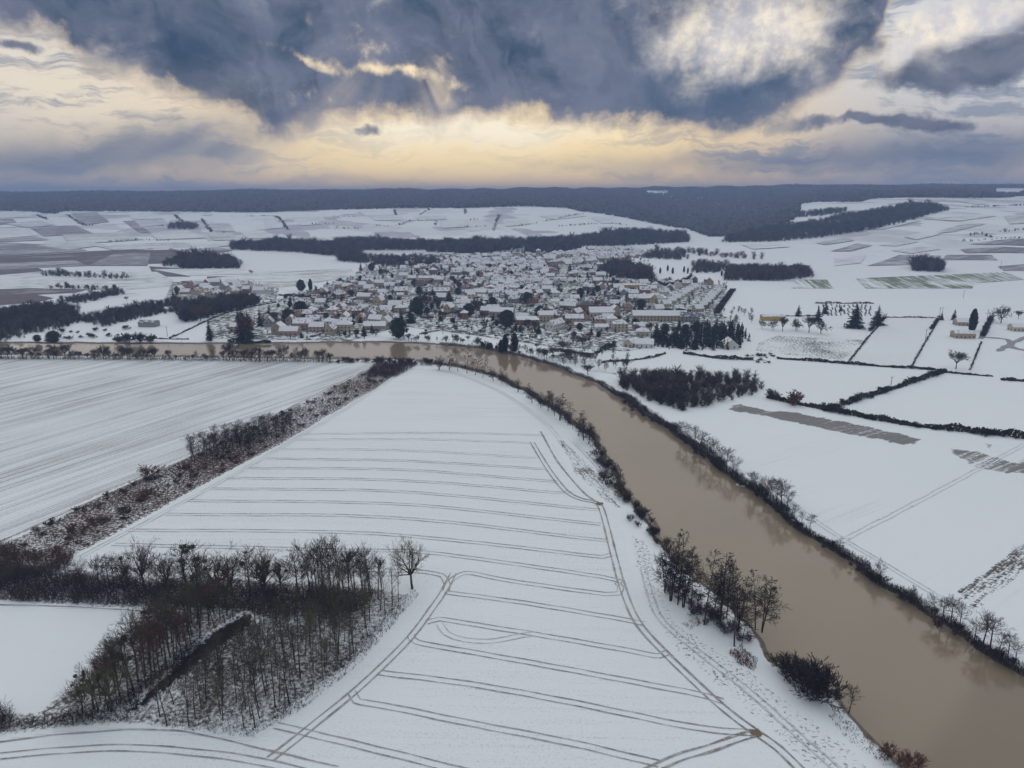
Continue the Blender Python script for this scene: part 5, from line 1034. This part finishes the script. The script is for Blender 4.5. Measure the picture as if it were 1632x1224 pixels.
hat(840, 517, 2, 22, 11, 5.2, 2.6, 'brick', 'snow-covered', 'broad brick house with snowy hipped roof', hip=True)
hat(800, 506, -12, 24, 10, 6.6, 3.6, 'pinkish', 'snow-covered', 'long pinkish house with cream gable and snowy roof')
hat(740, 508, 85, 8, 7, 6.5, 2.2, 'brick', 'snow-covered', 'small square brick house above the orchard', hip=True)
hat(716, 497, 70, 11, 8, 5.2, 4.2, 'yellow', 'snow-covered', 'yellow gabled house above the orchard')
hat(870, 512, 3, 14, 9, 7.0, 3.2, 'cream', 'snow-covered', 'cream two storey house beside the broad brick house', chim=2)
hat(885, 525, 55, 20, 8, 6.0, 3.4, 'white', 'snow-covered', 'white house at the lane corner above the orchards')
hat(915, 515, 0, 17, 9, 5.5, 3.2, 'beige', 'snow-covered', 'beige house left of the low garage')
hat(550, 528, 0, 13, 9, 7.0, 3.2, 'cream', 'snow-covered', 'cream two storey house among riverside gardens', hip=True, chim=2)
hat(485, 526, 0, 18, 9, 7.0, 2.6, 'pinkish', 'snow-covered', 'pinkish brown terrace house near the river')
hat(462, 534, 0, 16, 9, 4.5, 3.2, 'pinkish', 'snow-covered', 'low pinkish brown house near the river')
hat(445, 532, 90, 12, 10, 6.5, 3.8, 'beige', 'snow-covered', 'beige gabled house with small roof windows')
hat(430, 520, 100, 11, 8, 5.0, 4.5, 'grey', 'snow-covered', 'dark grey gabled house beside the big conifers')
hat(598, 524, 2, 20, 10, 3.6, 3.2, 'beige', 'snow-covered', 'low open barn near the river meadow', chim=0, windows=False, name='barn', cat='barn')
hat(616, 520, 80, 12, 9, 5.5, 4.4, 'cream', 'snow-covered', 'cream gable house beside the round tree')
hat(614, 508, 80, 12, 9, 5.5, 4.4, 'yellow', 'grey slate', 'yellowish gable house with slate roof')
hat(594, 504, 5, 14, 9, 5, 4, 'cream', 'grey slate', 'cream house with steep thawed roof')
hat(630, 492, 0, 14, 9, 4.8, 4.2, 'cream', 'snow-covered', 'pale green gabled house among gardens')
hat(605, 486, 80, 12, 9, 6, 4.6, 'beige', 'snow-covered', 'beige gable house with steep snowy roof')
hat(562, 502, 10, 18, 9, 5.2, 4.0, 'brick', 'bare rust-red tile', 'brick house with thawed rust red roof')
hat(640, 470, 3, 16, 10, 6, 4.2, 'pinkish', 'half-thawed brown tile', 'large pinkish gabled house by the curving lane')
hat(700, 470, 2, 26, 10, 5.5, 3.6, 'brick', 'half-thawed brown tile', 'long brick house with thawed brown roof')
hat(685, 448, 0, 30, 11, 5, 2.6, 'cream', 'snow-covered', 'long low cream building with two snowy roofs', chim=0)
hat(1000, 458, 0, 50, 9, 3.6, 1.4, 'ochre', 'snow-covered', 'very long low shed with a flat snowy roof', chim=0, windows=False, name='shed', cat='shed')
hat(965, 425, 0, 30, 12, 5.0, 1.4, 'beige', 'snow-covered', 'flat roofed beige public building', chim=0)
hat(385, 528, 0, 18, 8, 5.0, 2.8, 'pinkish', 'snow-covered', 'pink house half hidden by the big cedars')
# two rows of alike houses on the right
rowA = [(1049, 497), (1061, 489), (1069, 484), (1076, 479.5), (1082, 476), (1087, 472.5), (1092, 469.5), (1097, 466.5), (1102, 464), (1106, 461.5)]
rowB = [(1112, 497), (1119, 491), (1124, 486), (1128, 481.5), (1131, 478), (1134, 475), (1137, 472), (1140, 469), (1143, 466)]
for i, (x, y) in enumerate(rowA): hat(x, y, 20, 10, 8, 4.2, 3.8, 'cream', 'snow-covered', 'pale cream gabled house in the left one of two alike rows', group='left row of alike houses', windows=i < 4)
for i, (x, y) in enumerate(rowB): hat(x, y, 20, 10, 8, 4.2, 3.8, 'beige', 'snow-covered', 'pale beige gabled house in the right one of two alike rows', group='right row of alike houses', windows=i < 4)
# the rest of the village, by quarter
QUART = [('in the riverside quarter', [(425, 535), (420, 512), (470, 500), (560, 488), (640, 498), (600, 520), (560, 532)], 40, 15, 'houses of the riverside quarter', (0, 90, 8)),
         ('in the garden quarter left of the core', [(540, 488), (560, 462), (620, 445), (730, 440), (740, 470), (690, 480), (650, 500)], 44, 19, 'houses of the garden quarter', (2, 88, -6)),
         ('in the lower village', [(700, 495), (750, 475), (900, 475), (1000, 490), (1010, 515), (940, 522), (870, 530), (820, 508), (740, 500)], 62, 15, 'houses of the lower village', (4, 94, -14, 50)),
         ('in the hamlet beyond the pasture', [(275, 470), (285, 456), (330, 452), (400, 456), (440, 464), (400, 472), (330, 475)], 24, 16, 'houses of the hamlet', (0, 85, 10)),
         ('along the right side of the main street', [(905, 470), (905, 440), (930, 425), (960, 445), (1040, 452), (1030, 470), (960, 475)], 26, 16, 'houses right of the main street', (0, 90, 6)),
         ('in the dense village core', [(735, 470), (740, 440), (770, 425), (880, 418), (900, 440), (905, 472), (830, 478)], 170, 14.5, 'houses of the village core', (0, 90, 12, -20, 40))]
QUART += [('on the left outskirts of the village', [(455, 492), (500, 476), (540, 458), (600, 440), (560, 470), (520, 488)], 16, 22, 'houses of the left outskirts', (0, 88)),
          ('on the upper outskirts of the village', [(600, 436), (680, 424), (740, 420), (730, 438), (640, 444)], 18, 20, 'houses of the upper outskirts', (0, 90)),
          ('on the right outskirts of the village', [(960, 470), (1040, 452), (1110, 448), (1150, 456), (1060, 474), (1000, 482)], 16, 20, 'houses of the right outskirts', (0, 90))]
FARQ = [[(930, 412), (950, 398), (1010, 398), (1030, 408), (980, 416)], [(740, 440), (700, 425), (720, 412), (800, 408), (880, 406), (950, 400), (985, 408), (960, 418), (905, 425), (880, 420), (780, 424)], [(640, 425), (660, 410), (720, 408), (700, 420)]]
SPEC = [(11, 8, 3.4, 3.4, False), (13, 8, 5.2, 3.6, False), (9, 8, 5.2, 3.4, False), (17, 8, 4.6, 3.4, False), (12, 9, 3.0, 4.2, False), (11, 10, 5.6, 2.8, True), (8, 5, 2.8, 1.8, False)]
rh = random.Random(4); cand = []
STP0 = np.concatenate([np.array(spline([(p.x, p.y) for p in GP(s_)], 5.0)) for s_ in STREETS])
for qi, (place, poly, n, sp, grp, angs) in enumerate(QUART):
    for (x, y) in scatter(poly, n, sp, 200 + qi):
        if any((x - a) ** 2 + (y - b_) ** 2 < (r_ + 5.5) ** 2 for a, b_, r_ in HOUSES): continue
        if np.min((STP0[:, 0] - x) ** 2 + (STP0[:, 1] - y) ** 2) < 110: continue
        cand.append((y, x, place, grp, angs))
cand.sort(key=lambda c: c[0]); NIND = 225
wc = ['cream', 'beige', 'beige', 'pinkish', 'pinkish', 'white', 'brick', 'grey', 'grey']
rc = ['snow-covered'] * 5 + ['half-thawed brown tile'] * 2 + ['grey slate'] * 2 + ['bare rust-red tile']
stuff = []
for i, (y, x, place, grp, angs) in enumerate(cand):
    s = rh.choices(SPEC, [4, 5, 3, 3, 3, 2, 2])[0]; w_ = rh.choice(wc); r_ = rh.choice(rc); rz = R(rh.choice(angs) + rh.gauss(0, 5))
    if i < NIND:
        kindw = 'shed' if s[0] == 8 else 'house'; form = 'hipped' if s[4] else ('long' if s[0] == 17 else 'small' if s[0] <= 9 else 'gabled')
        house(x, y, rz, *s[:4], w_, r_, '%s %s %s with %s roof %s' % (form, w_, kindw, r_, place), grp, s[4], windows=i < 95 and kindw == 'house', chim=0 if kindw == 'shed' else 1, name=kindw, cat=kindw)
    else: stuff.append((x, y, rz, s, w_, r_))
for qi, poly in enumerate(FARQ):
    for (x, y) in scatter(poly, 170, 14, 260 + qi): stuff.append((x, y, R(rh.choice((0, 90, 12)) + rh.gauss(0, 6)), rh.choice(SPEC[:6]), rh.choice(wc), rh.choice(rc)))
def merge_houses():
    mats = list(WALLS.values()) + list(ROOFS.values()); wi = {k: i for i, k in enumerate(WALLS)}; ri = {k: len(WALLS) + i for i, k in enumerate(ROOFS)}; me = bpy.data.meshes.new('village_houses'); V, F_, MI = [], [], []
    for (x, y, rz, s, w_, r_) in stuff:
        wm_, rm_ = house_meshes(*s); c, sn = math.cos(rz), math.sin(rz); z = float(hgt(x, y))
        for m_, mi in ((wm_, wi[w_]), (rm_, ri[r_])):
            b0 = len(V); V += [(v.co.x * c - v.co.y * sn + x, v.co.x * sn + v.co.y * c + y, v.co.z + z) for v in m_.vertices]
            for p in m_.polygons: F_.append([b0 + q for q in p.vertices]); MI.append(mi)
    me.from_pydata(V, [], F_); [me.materials.append(m_) for m_ in mats]; me.polygons.foreach_set('material_index', MI); me.update()
    tag(obj('village_houses', me), 'crowded far rooftops at the upper end of the village', 'houses', kind='stuff')
if stuff: merge_houses()

# ------------------------------------------------------------------ trees of the village
STP = np.concatenate([np.array(spline([(p.x, p.y) for p in GP(s_)], 5.0)) for s_ in STREETS])
def clear_of(x, y, m_=2.0): return np.min((STP[:, 0] - x) ** 2 + (STP[:, 1] - y) ** 2) > 36 and not any((x - a) ** 2 + (y - b_) ** 2 < (r_ * .75 + m_) ** 2 for a, b_, r_ in HOUSES)
for (x, y, h, sx) in ((335, 543, 33, 1.1), (388, 545, 60, .9), (380, 520, 30, 1.0), (415, 520, 28, 1.0), (430, 512, 26, 1.1), (397, 540, 45, 1.0)): at(x, y, h, 'conifer', 'big dark conifer in the cedar garden by the river', 'conifers of the cedar garden', 'bark', 'conifer', sx, 'conifer')
at(392, 546, 52, 'spread_far', 'tall rust coloured bare tree in the cedar garden', None, 'bark', 'redtwig', .8); at(320, 512, 26, 'spread_far', 'rounded rust coloured tree in the wood below the hamlet', None, 'bark', 'redtwig', 1.1)
for (x, y, h, lb) in ((308, 497, 18, 'single conifer rising above the wood below the hamlet'), (282, 470, 17, 'dark conifer at the left end of the hamlet'), (276, 474, 12, 'small dark conifer at the left end of the hamlet'), (575, 432, 14, 'dark conifer above the village gardens'), (606, 436, 14, 'broad dark conifer above the village gardens'), (656, 438, 12, 'dark conifer at the top of the curving lane'), (640, 520, 30, 'dark conifer beside the river meadow'), (1520, 510, 18, 'spruce behind the yellow villa'), (1500, 510, 14, 'small broad conifer at the villa garden corner')):
    at(x, y, h, 'conifer', lb, None, 'bark', 'conifer', 1.1, 'conifer')
at(1549, 527, 36, 'column', 'tall dark cypress beside the yellow villa', None, 'bark', 'cypress', .9, 'cypress'); at(495, 462, 18, 'column', 'dark pointed cypress behind the riverside quarter', None, 'bark', 'cypress', 1.2, 'cypress'); at(480, 465, 20, 'round', 'dark evergreen tree beside the pointed cypress', None, 'bark', 'ivy', .9, 'evergreen_tree')
for (x, y, h) in ((1272, 504, 18), (1362, 523, 40), (1303, 512, 24), (1398, 518, 32), (1365, 505, 18), (1340, 496, 10), (1315, 500, 20)): at(x, y, h, 'conifer', 'dark pine beside the cemetery', 'pines beside the cemetery', 'bark', 'conifer', 1.5, 'conifer')
for (x, y, h) in ((1232, 526, 18), (1247, 528, 24), (1268, 526, 20), (1289, 530, 28), (1308, 532, 24), (1270, 528, 14), (1214, 524, 16)): at(x, y, h, 'spread_far', 'bare tree on the lawn below the ochre barn', 'bare trees below the ochre barn', 'bark', 'twig', .9)
for (x, y, h, lb) in ((1595, 515, 30, 'large bare tree beside the villa lane'), (1623, 508, 14, 'bare tree behind the curved drive'), (1523, 588, 30, 'bare tree on the lawn below the yellow villa'), (400, 437, 8, 'small bare tree beside the farm lane'), (202, 480, 8, 'small bare tree in the white field'), (86, 545, 22, 'ivy covered tree by the left river meadow'), (1480, 432, 6, 'small tree beside the round copse')): at(x, y, h, 'spread_far', lb, None, 'bark', 'twig', 1.0)
at(635, 540, 34, 'round', 'big round ivy covered tree by the river meadow', None, 'bark', 'ivy', 1.2, 'evergreen_tree'); at(480, 503, 24, 'round', 'round dark tree in the riverside quarter', None, 'bark', 'darktwig', 1.2, 'round_tree'); at(808, 523, 30, 'round', 'big dark rounded tree below the long pinkish house', None, 'bark', 'ivy', 1.1, 'evergreen_tree'); at(840, 483, 18, 'round', 'dark evergreen tree at the village crossroads', None, 'bark', 'ivy', 1.3, 'evergreen_tree')
for i, (x, y) in enumerate(scatter([(425, 543), (425, 485), (560, 445), (740, 425), (960, 430), (1050, 500), (1040, 540), (900, 545), (760, 525), (640, 500), (600, 540)], 420, 6, 61)):
    if not clear_of(x, y): continue
    k = i % 6
    if k < 3: plant('garden_tree', 'spread_far', x, y, rp.uniform(4, 9), 'bare garden tree between village houses', 'tree', 'bare garden trees of the village', 'bark', 'twig' if k else 'redtwig', 1.0)
    elif k == 3: plant('conifer', 'conifer', x, y, rp.uniform(5, 11), 'dark conifer between village houses', 'tree', 'garden conifers of the village', 'bark', 'conifer', 1.3)
    else: plant('evergreen_tree', 'round', x, y, rp.uniform(3.5, 8), 'dark evergreen between village houses', 'tree', 'garden evergreens of the village', 'bark', 'ivy', 1.0)
for i, (x, y) in enumerate(scatter([(650, 540), (690, 515), (760, 515), (870, 535), (860, 560), (770, 545)], 26, 9, 62)):
    if clear_of(x, y): plant('fruit_tree', 'spread_far', x, y, rp.uniform(3, 6), 'small bare fruit tree in the riverside orchard', 'tree', 'fruit trees of the riverside orchard', 'bark', 'twig', 1.0)
for i, (x, y) in enumerate(along([(1190, 500), (1170, 515), (1140, 500), (1200, 498)], 24, 6, 63) + along([(1120, 530), (1180, 520)], 14, 4, 64)): plant('bare_tree', 'tall_far', x, y, rp.uniform(4, 8), 'bare tree beside the farm end', 'tree', 'bare trees beside the farm', 'bark', 'twig', 1.3)
for i, (x, y) in enumerate([(1022, 425), (1030, 430), (1052, 432), (1064, 428), (1072, 432), (1090, 430), (1096, 432), (1150, 436), (1156, 437)]): at(x, y + 4, 10, 'column', 'slim dark cypress on the orchard slope', 'cypresses on the orchard slope', 'bark', 'cypress', 1.0, 'cypress')
for i, (x, y) in enumerate(scatter([(60, 546), (60, 530), (200, 525), (260, 541), (200, 545)], 20, 6, 65)): plant('shrub', 'shrub_far', x, y, rp.uniform(1.5, 4.5), 'leafless bush in the left river meadow', 'shrub', 'bushes of the left river meadow', 'bark', 'purpletwig', 1.3)
for (x, y, h) in ((86, 547, 20), (60, 545, 12), (205, 546, 16), (222, 546, 18), (240, 546, 14), (190, 546, 12)): at(x, y, h, 'round' if x < 100 else 'shrub_far', 'dark bush at the left river bank', 'dark bushes of the left river bank', 'bark', 'ivy' if x < 100 else 'purpletwig', 1.3, 'shrub', 0, 'shrub')
DARK = [(655, 515, 30), (665, 502, 34), (680, 492, 28), (690, 482, 28), (668, 470, 16), (700, 490, 20), (716, 480, 18), (747, 505, 26), (757, 500, 28), (767, 495, 24), (785, 490, 20), (772, 512, 20), (592, 483, 16), (520, 508, 12), (541, 508, 12), (574, 515, 13), (500, 480, 14), (515, 476, 14), (470, 522, 20), (460, 512, 24), (440, 518, 26), (640, 460, 14), (660, 456, 13), (720, 452, 16), (700, 446, 18), (592, 432, 14), (616, 440, 14), (830, 457, 11), (850, 462, 12), (875, 442, 11), (908, 432, 13), (925, 472, 16), (935, 469, 18), (945, 471, 16), (952, 466, 14), (926, 503, 16), (1000, 517, 14), (1012, 522, 18), (1036, 532, 22), (1046, 537, 24), (1060, 532, 20), (1076, 537, 22), (1082, 527, 18), (1021, 493, 20), (1062, 500, 10), (780, 430, 10), (760, 436, 10), (735, 432, 12), (840, 425, 9), (815, 440, 10), (960, 455, 12), (985, 470, 14), (1110, 530, 22), (1125, 528, 22), (1140, 530, 22), (1092, 535, 22), (585, 500, 13), (610, 470, 12), (560, 472, 12), (680, 508, 20), (800, 485, 16), (860, 500, 16), (895, 505, 16), (545, 480, 12), (730, 470, 14)]
for i, (x, y, h) in enumerate(DARK):
    if i % 3 == 0: at(x, y, h, 'conifer', 'tall dark conifer standing among village gardens', 'tall dark conifers of the village', 'bark', 'conifer', 1.5, 'conifer')
    else: at(x, y, h * .85, 'round' if i % 3 == 1 else 'spread_far', 'broad dark evergreen crown among village gardens' if i % 3 == 1 else 'broad bare crown among village gardens', 'broad dark trees of the village' if i % 3 == 1 else 'broad bare trees of the village', 'bark', 'ivy' if i % 3 == 1 else 'twig', 1.15, 'evergreen_tree' if i % 3 == 1 else 'garden_tree')
vp = [p for p in scatter([(425, 543), (425, 485), (520, 455), (600, 425), (720, 402), (900, 396), (1030, 402), (1040, 445), (1160, 452), (1150, 500), (1040, 540), (900, 550), (760, 530), (640, 505), (590, 540)], 2200, 6.8, 67) if clear_of(p[0], p[1], .5)]
wood(None, 1, 3.0, 7.5, M['wood'], 'bare garden bushes and small trees scattered through the village', 68, FS, 'garden_bushes', vp)
# garden walls and fences: dark lines between the plots
M['gwall'] = plain_mat('old garden wall', (.16, .13, .11), .9)
rgw = random.Random(12); ng = 0
for (x, y) in scatter([(425, 538), (430, 500), (560, 462), (740, 440), (950, 440), (1040, 490), (1000, 520), (880, 535), (760, 512), (640, 505), (580, 535)], 130, 14, 66):
    if not clear_of(x, y, .5): continue
    L = rgw.uniform(8, 24); rz = R(rgw.choice((0, 90, 60, 75)) + rgw.gauss(0, 5)); h = rgw.uniform(1.2, 2.0); zb = float(hgt(x, y))
    o = obj('garden_wall', mesh('garden_wall', boxv(-L / 2, L / 2, -.22, .22, -.3, h) + boxv(-L / 2 - .05, L / 2 + .05, -.3, .3, h, h + .14), BF + [tuple(i + 8 for i in f) for f in BF], [M['gwall']])); o.location = (x, y, zb); o.rotation_euler = (0, 0, rz); tag(o, 'old brown garden wall between village plots', 'wall', 'garden walls of the village')
# ------------------------------------------------------------------ cemetery
A, B, C_, D_ = G(1302, 504), G(1302, 486), G(1390, 486), G(1390, 504); TB = mesh('tomb', boxv(-.5, .5, -1.0, 1.0, -.1, .5) + boxv(-.5, .5, .8, 1.0, .5, 1.3), BF + [tuple(i + 8 for i in f) for f in BF]); M['tomb'] = plain_mat('dark granite', (.07, .07, .075), .5)
for i in range(13):
    for j in range(8):
        u, v = (i + .5 + rgw.uniform(-.2, .2)) / 13, (j + .5) / 8
        if rgw.random() < .15: continue
        p = A.lerp(D_, u).lerp(B.lerp(C_, u), v); o = obj('tomb', TB, None, M['tomb']); o.location = (p.x, p.y, float(hgt(p.x, p.y))); o.rotation_euler = (0, 0, rgw.gauss(0, .05)); o.scale = (rgw.uniform(.8, 1.4), rgw.uniform(.8, 1.3), rgw.uniform(.8, 1.3)); tag(o, 'dark granite tomb in the walled cemetery', 'tomb', 'tombs of the cemetery')
# ------------------------------------------------------------------ power poles
M['polewood'] = plain_mat('weathered pole', (.11, .10, .09), .9)
def pole(x, y, hpx, label):
    g = G(x, y); h = metres(x, y, hpx); e = empty('utility_pole', g)
    V, F_ = tubes([(0, 0, -.3, 0, 0, h, .22, .15)], 8); obj('shaft', mesh_np('pole_shaft', V, F_), e, M['polewood']); obj('crossarm', mesh('crossarm', boxv(-1.1, 1.1, -.08, .08, h - .6, h - .42), BF), e, M['polewood'])
    for k in (-1, 0, 1): i_ = obj('insulator', mesh('insulator', [tuple(v) for v in tubes([(0, 0, 0, 0, 0, .3, .09, .06)], 6)[0]], [tuple(f) for f in tubes([(0, 0, 0, 0, 0, .3, .09, .06)], 6)[1]]), e, M['stone']); i_.location = (k * .9, 0, h - .42)
    tag(e, label, 'utility pole')
for x, y, h, lb in ((1203, 608, 18, 'power pole beside the triangular wood'), (1420, 614, 14, 'power pole in the meadow above the diagonal hedge'), (1535, 475, 12, 'power pole on the empty snowy plain'), (1497, 505, 15, 'left one of two paired poles by the villa'), (1501, 504, 14, 'right one of two paired poles by the villa'), (1573, 509, 16, 'power pole at the head of the villa lane'), (1582, 508, 12, 'power pole beside the large bare tree'), (1594, 430, 14, 'power pole below the grey vineyard parcel'), (1475, 541, 16, 'power pole beside the grey pasture hedge'), (267, 536, 16, 'power pole in the left river meadow'), (706, 533, 12, 'power pole in the riverside orchard')): pole(x, y, h, lb)
# ------------------------------------------------------------------ parked car and moored boat
def car(x, y, rz, label):
    g = G(x, y); e = empty('parked_car', g, R(rz)); prof = [(-2.1, .35), (2.1, .35), (2.15, .8), (1.3, .95), (.7, 1.5), (-1.3, 1.55), (-2.05, 1.0)]; n = len(prof)
    V = [(a, -.85, b_) for a, b_ in prof] + [(a, .85, b_) for a, b_ in prof]; F_ = [tuple(range(n)), tuple(range(2 * n - 1, n - 1, -1))] + [(i, i + n, (i + 1) % n + n, (i + 1) % n) for i in range(n)]
    obj('body', mesh('car_body', V, F_), e, plain_mat('white car paint', (.6, .61, .63), .3, .03)); obj('window', mesh('car_window', boxv(-1.2, .9, -.87, .87, 1.02, 1.4), BF), e, M['glass'])
    V, F_ = tubes([(0, -.1, 0, 0, .1, 0, .33, .33)], 12); wh = mesh('car_wheel', V, [tuple(f) for f in F_] + [tuple(range(12)), tuple(range(12, 24))])
    for a in (-1.3, 1.3):
        for b_ in (-.85, .85): o = obj('wheel', wh, e, M['slate']); o.location = (a, b_, .33)
    tag(e, label, 'car')
car(832, 554, 40, 'small white car parked at the river lane end')
g = G(1181, 775, WZ); e = empty('moored_boat', (g.x, g.y, WZ), R(-35)); hull = [(-2.2, -.7), (1.2, -.75), (2.4, 0), (1.2, .75), (-2.2, .7)]; V = [(a * .85, b_ * .7, -.2) for a, b_ in hull] + [(a, b_, .45) for a, b_ in hull] + [(a * .88, b_ * .8, .3) for a, b_ in hull]
M['boat'] = plain_mat('snowed boat', (.70, .71, .73), .6, .1)
obj('hull', mesh('boat_hull', V, [(4, 3, 2, 1, 0)] + [(i, (i + 1) % 5, (i + 1) % 5 + 5, i + 5) for i in range(5)] + [(i + 5, (i + 1) % 5 + 5, (i + 1) % 5 + 10, i + 10) for i in range(5)] + [(10, 11, 12, 13, 14)]), e, M['boat']); obj('bench', mesh('boat_bench', boxv(-.2, .2, -.55, .55, .3, .38), BF), e, M['door']); tag(e, 'small white boat moored under the right bank', 'boat')

# ------------------------------------------------------------------ winter haze
HAZE = 0.00021
hm_, t, b = newmat('thin winter haze'); t.n.remove(b); pv = t.node('ShaderNodeVolumePrincipled'); pv.inputs['Color'].default_value = (.44, .61, 1.0, 1); pv.inputs['Density'].default_value = HAZE; t.l.new(pv.outputs[0], t.n['Material Output'].inputs['Volume'])
zt = float(max(ZZ.max() + 26, CAMH + 6))
hz = obj('haze', mesh('haze', boxv(gx[0] - 50, gx[-1] + 50, gy[0] - 50, gy[-1] + 50, -6.5, zt), BF, [hm_])); tag(hz, 'thin blue winter haze filling the valley', 'haze', kind='stuff')
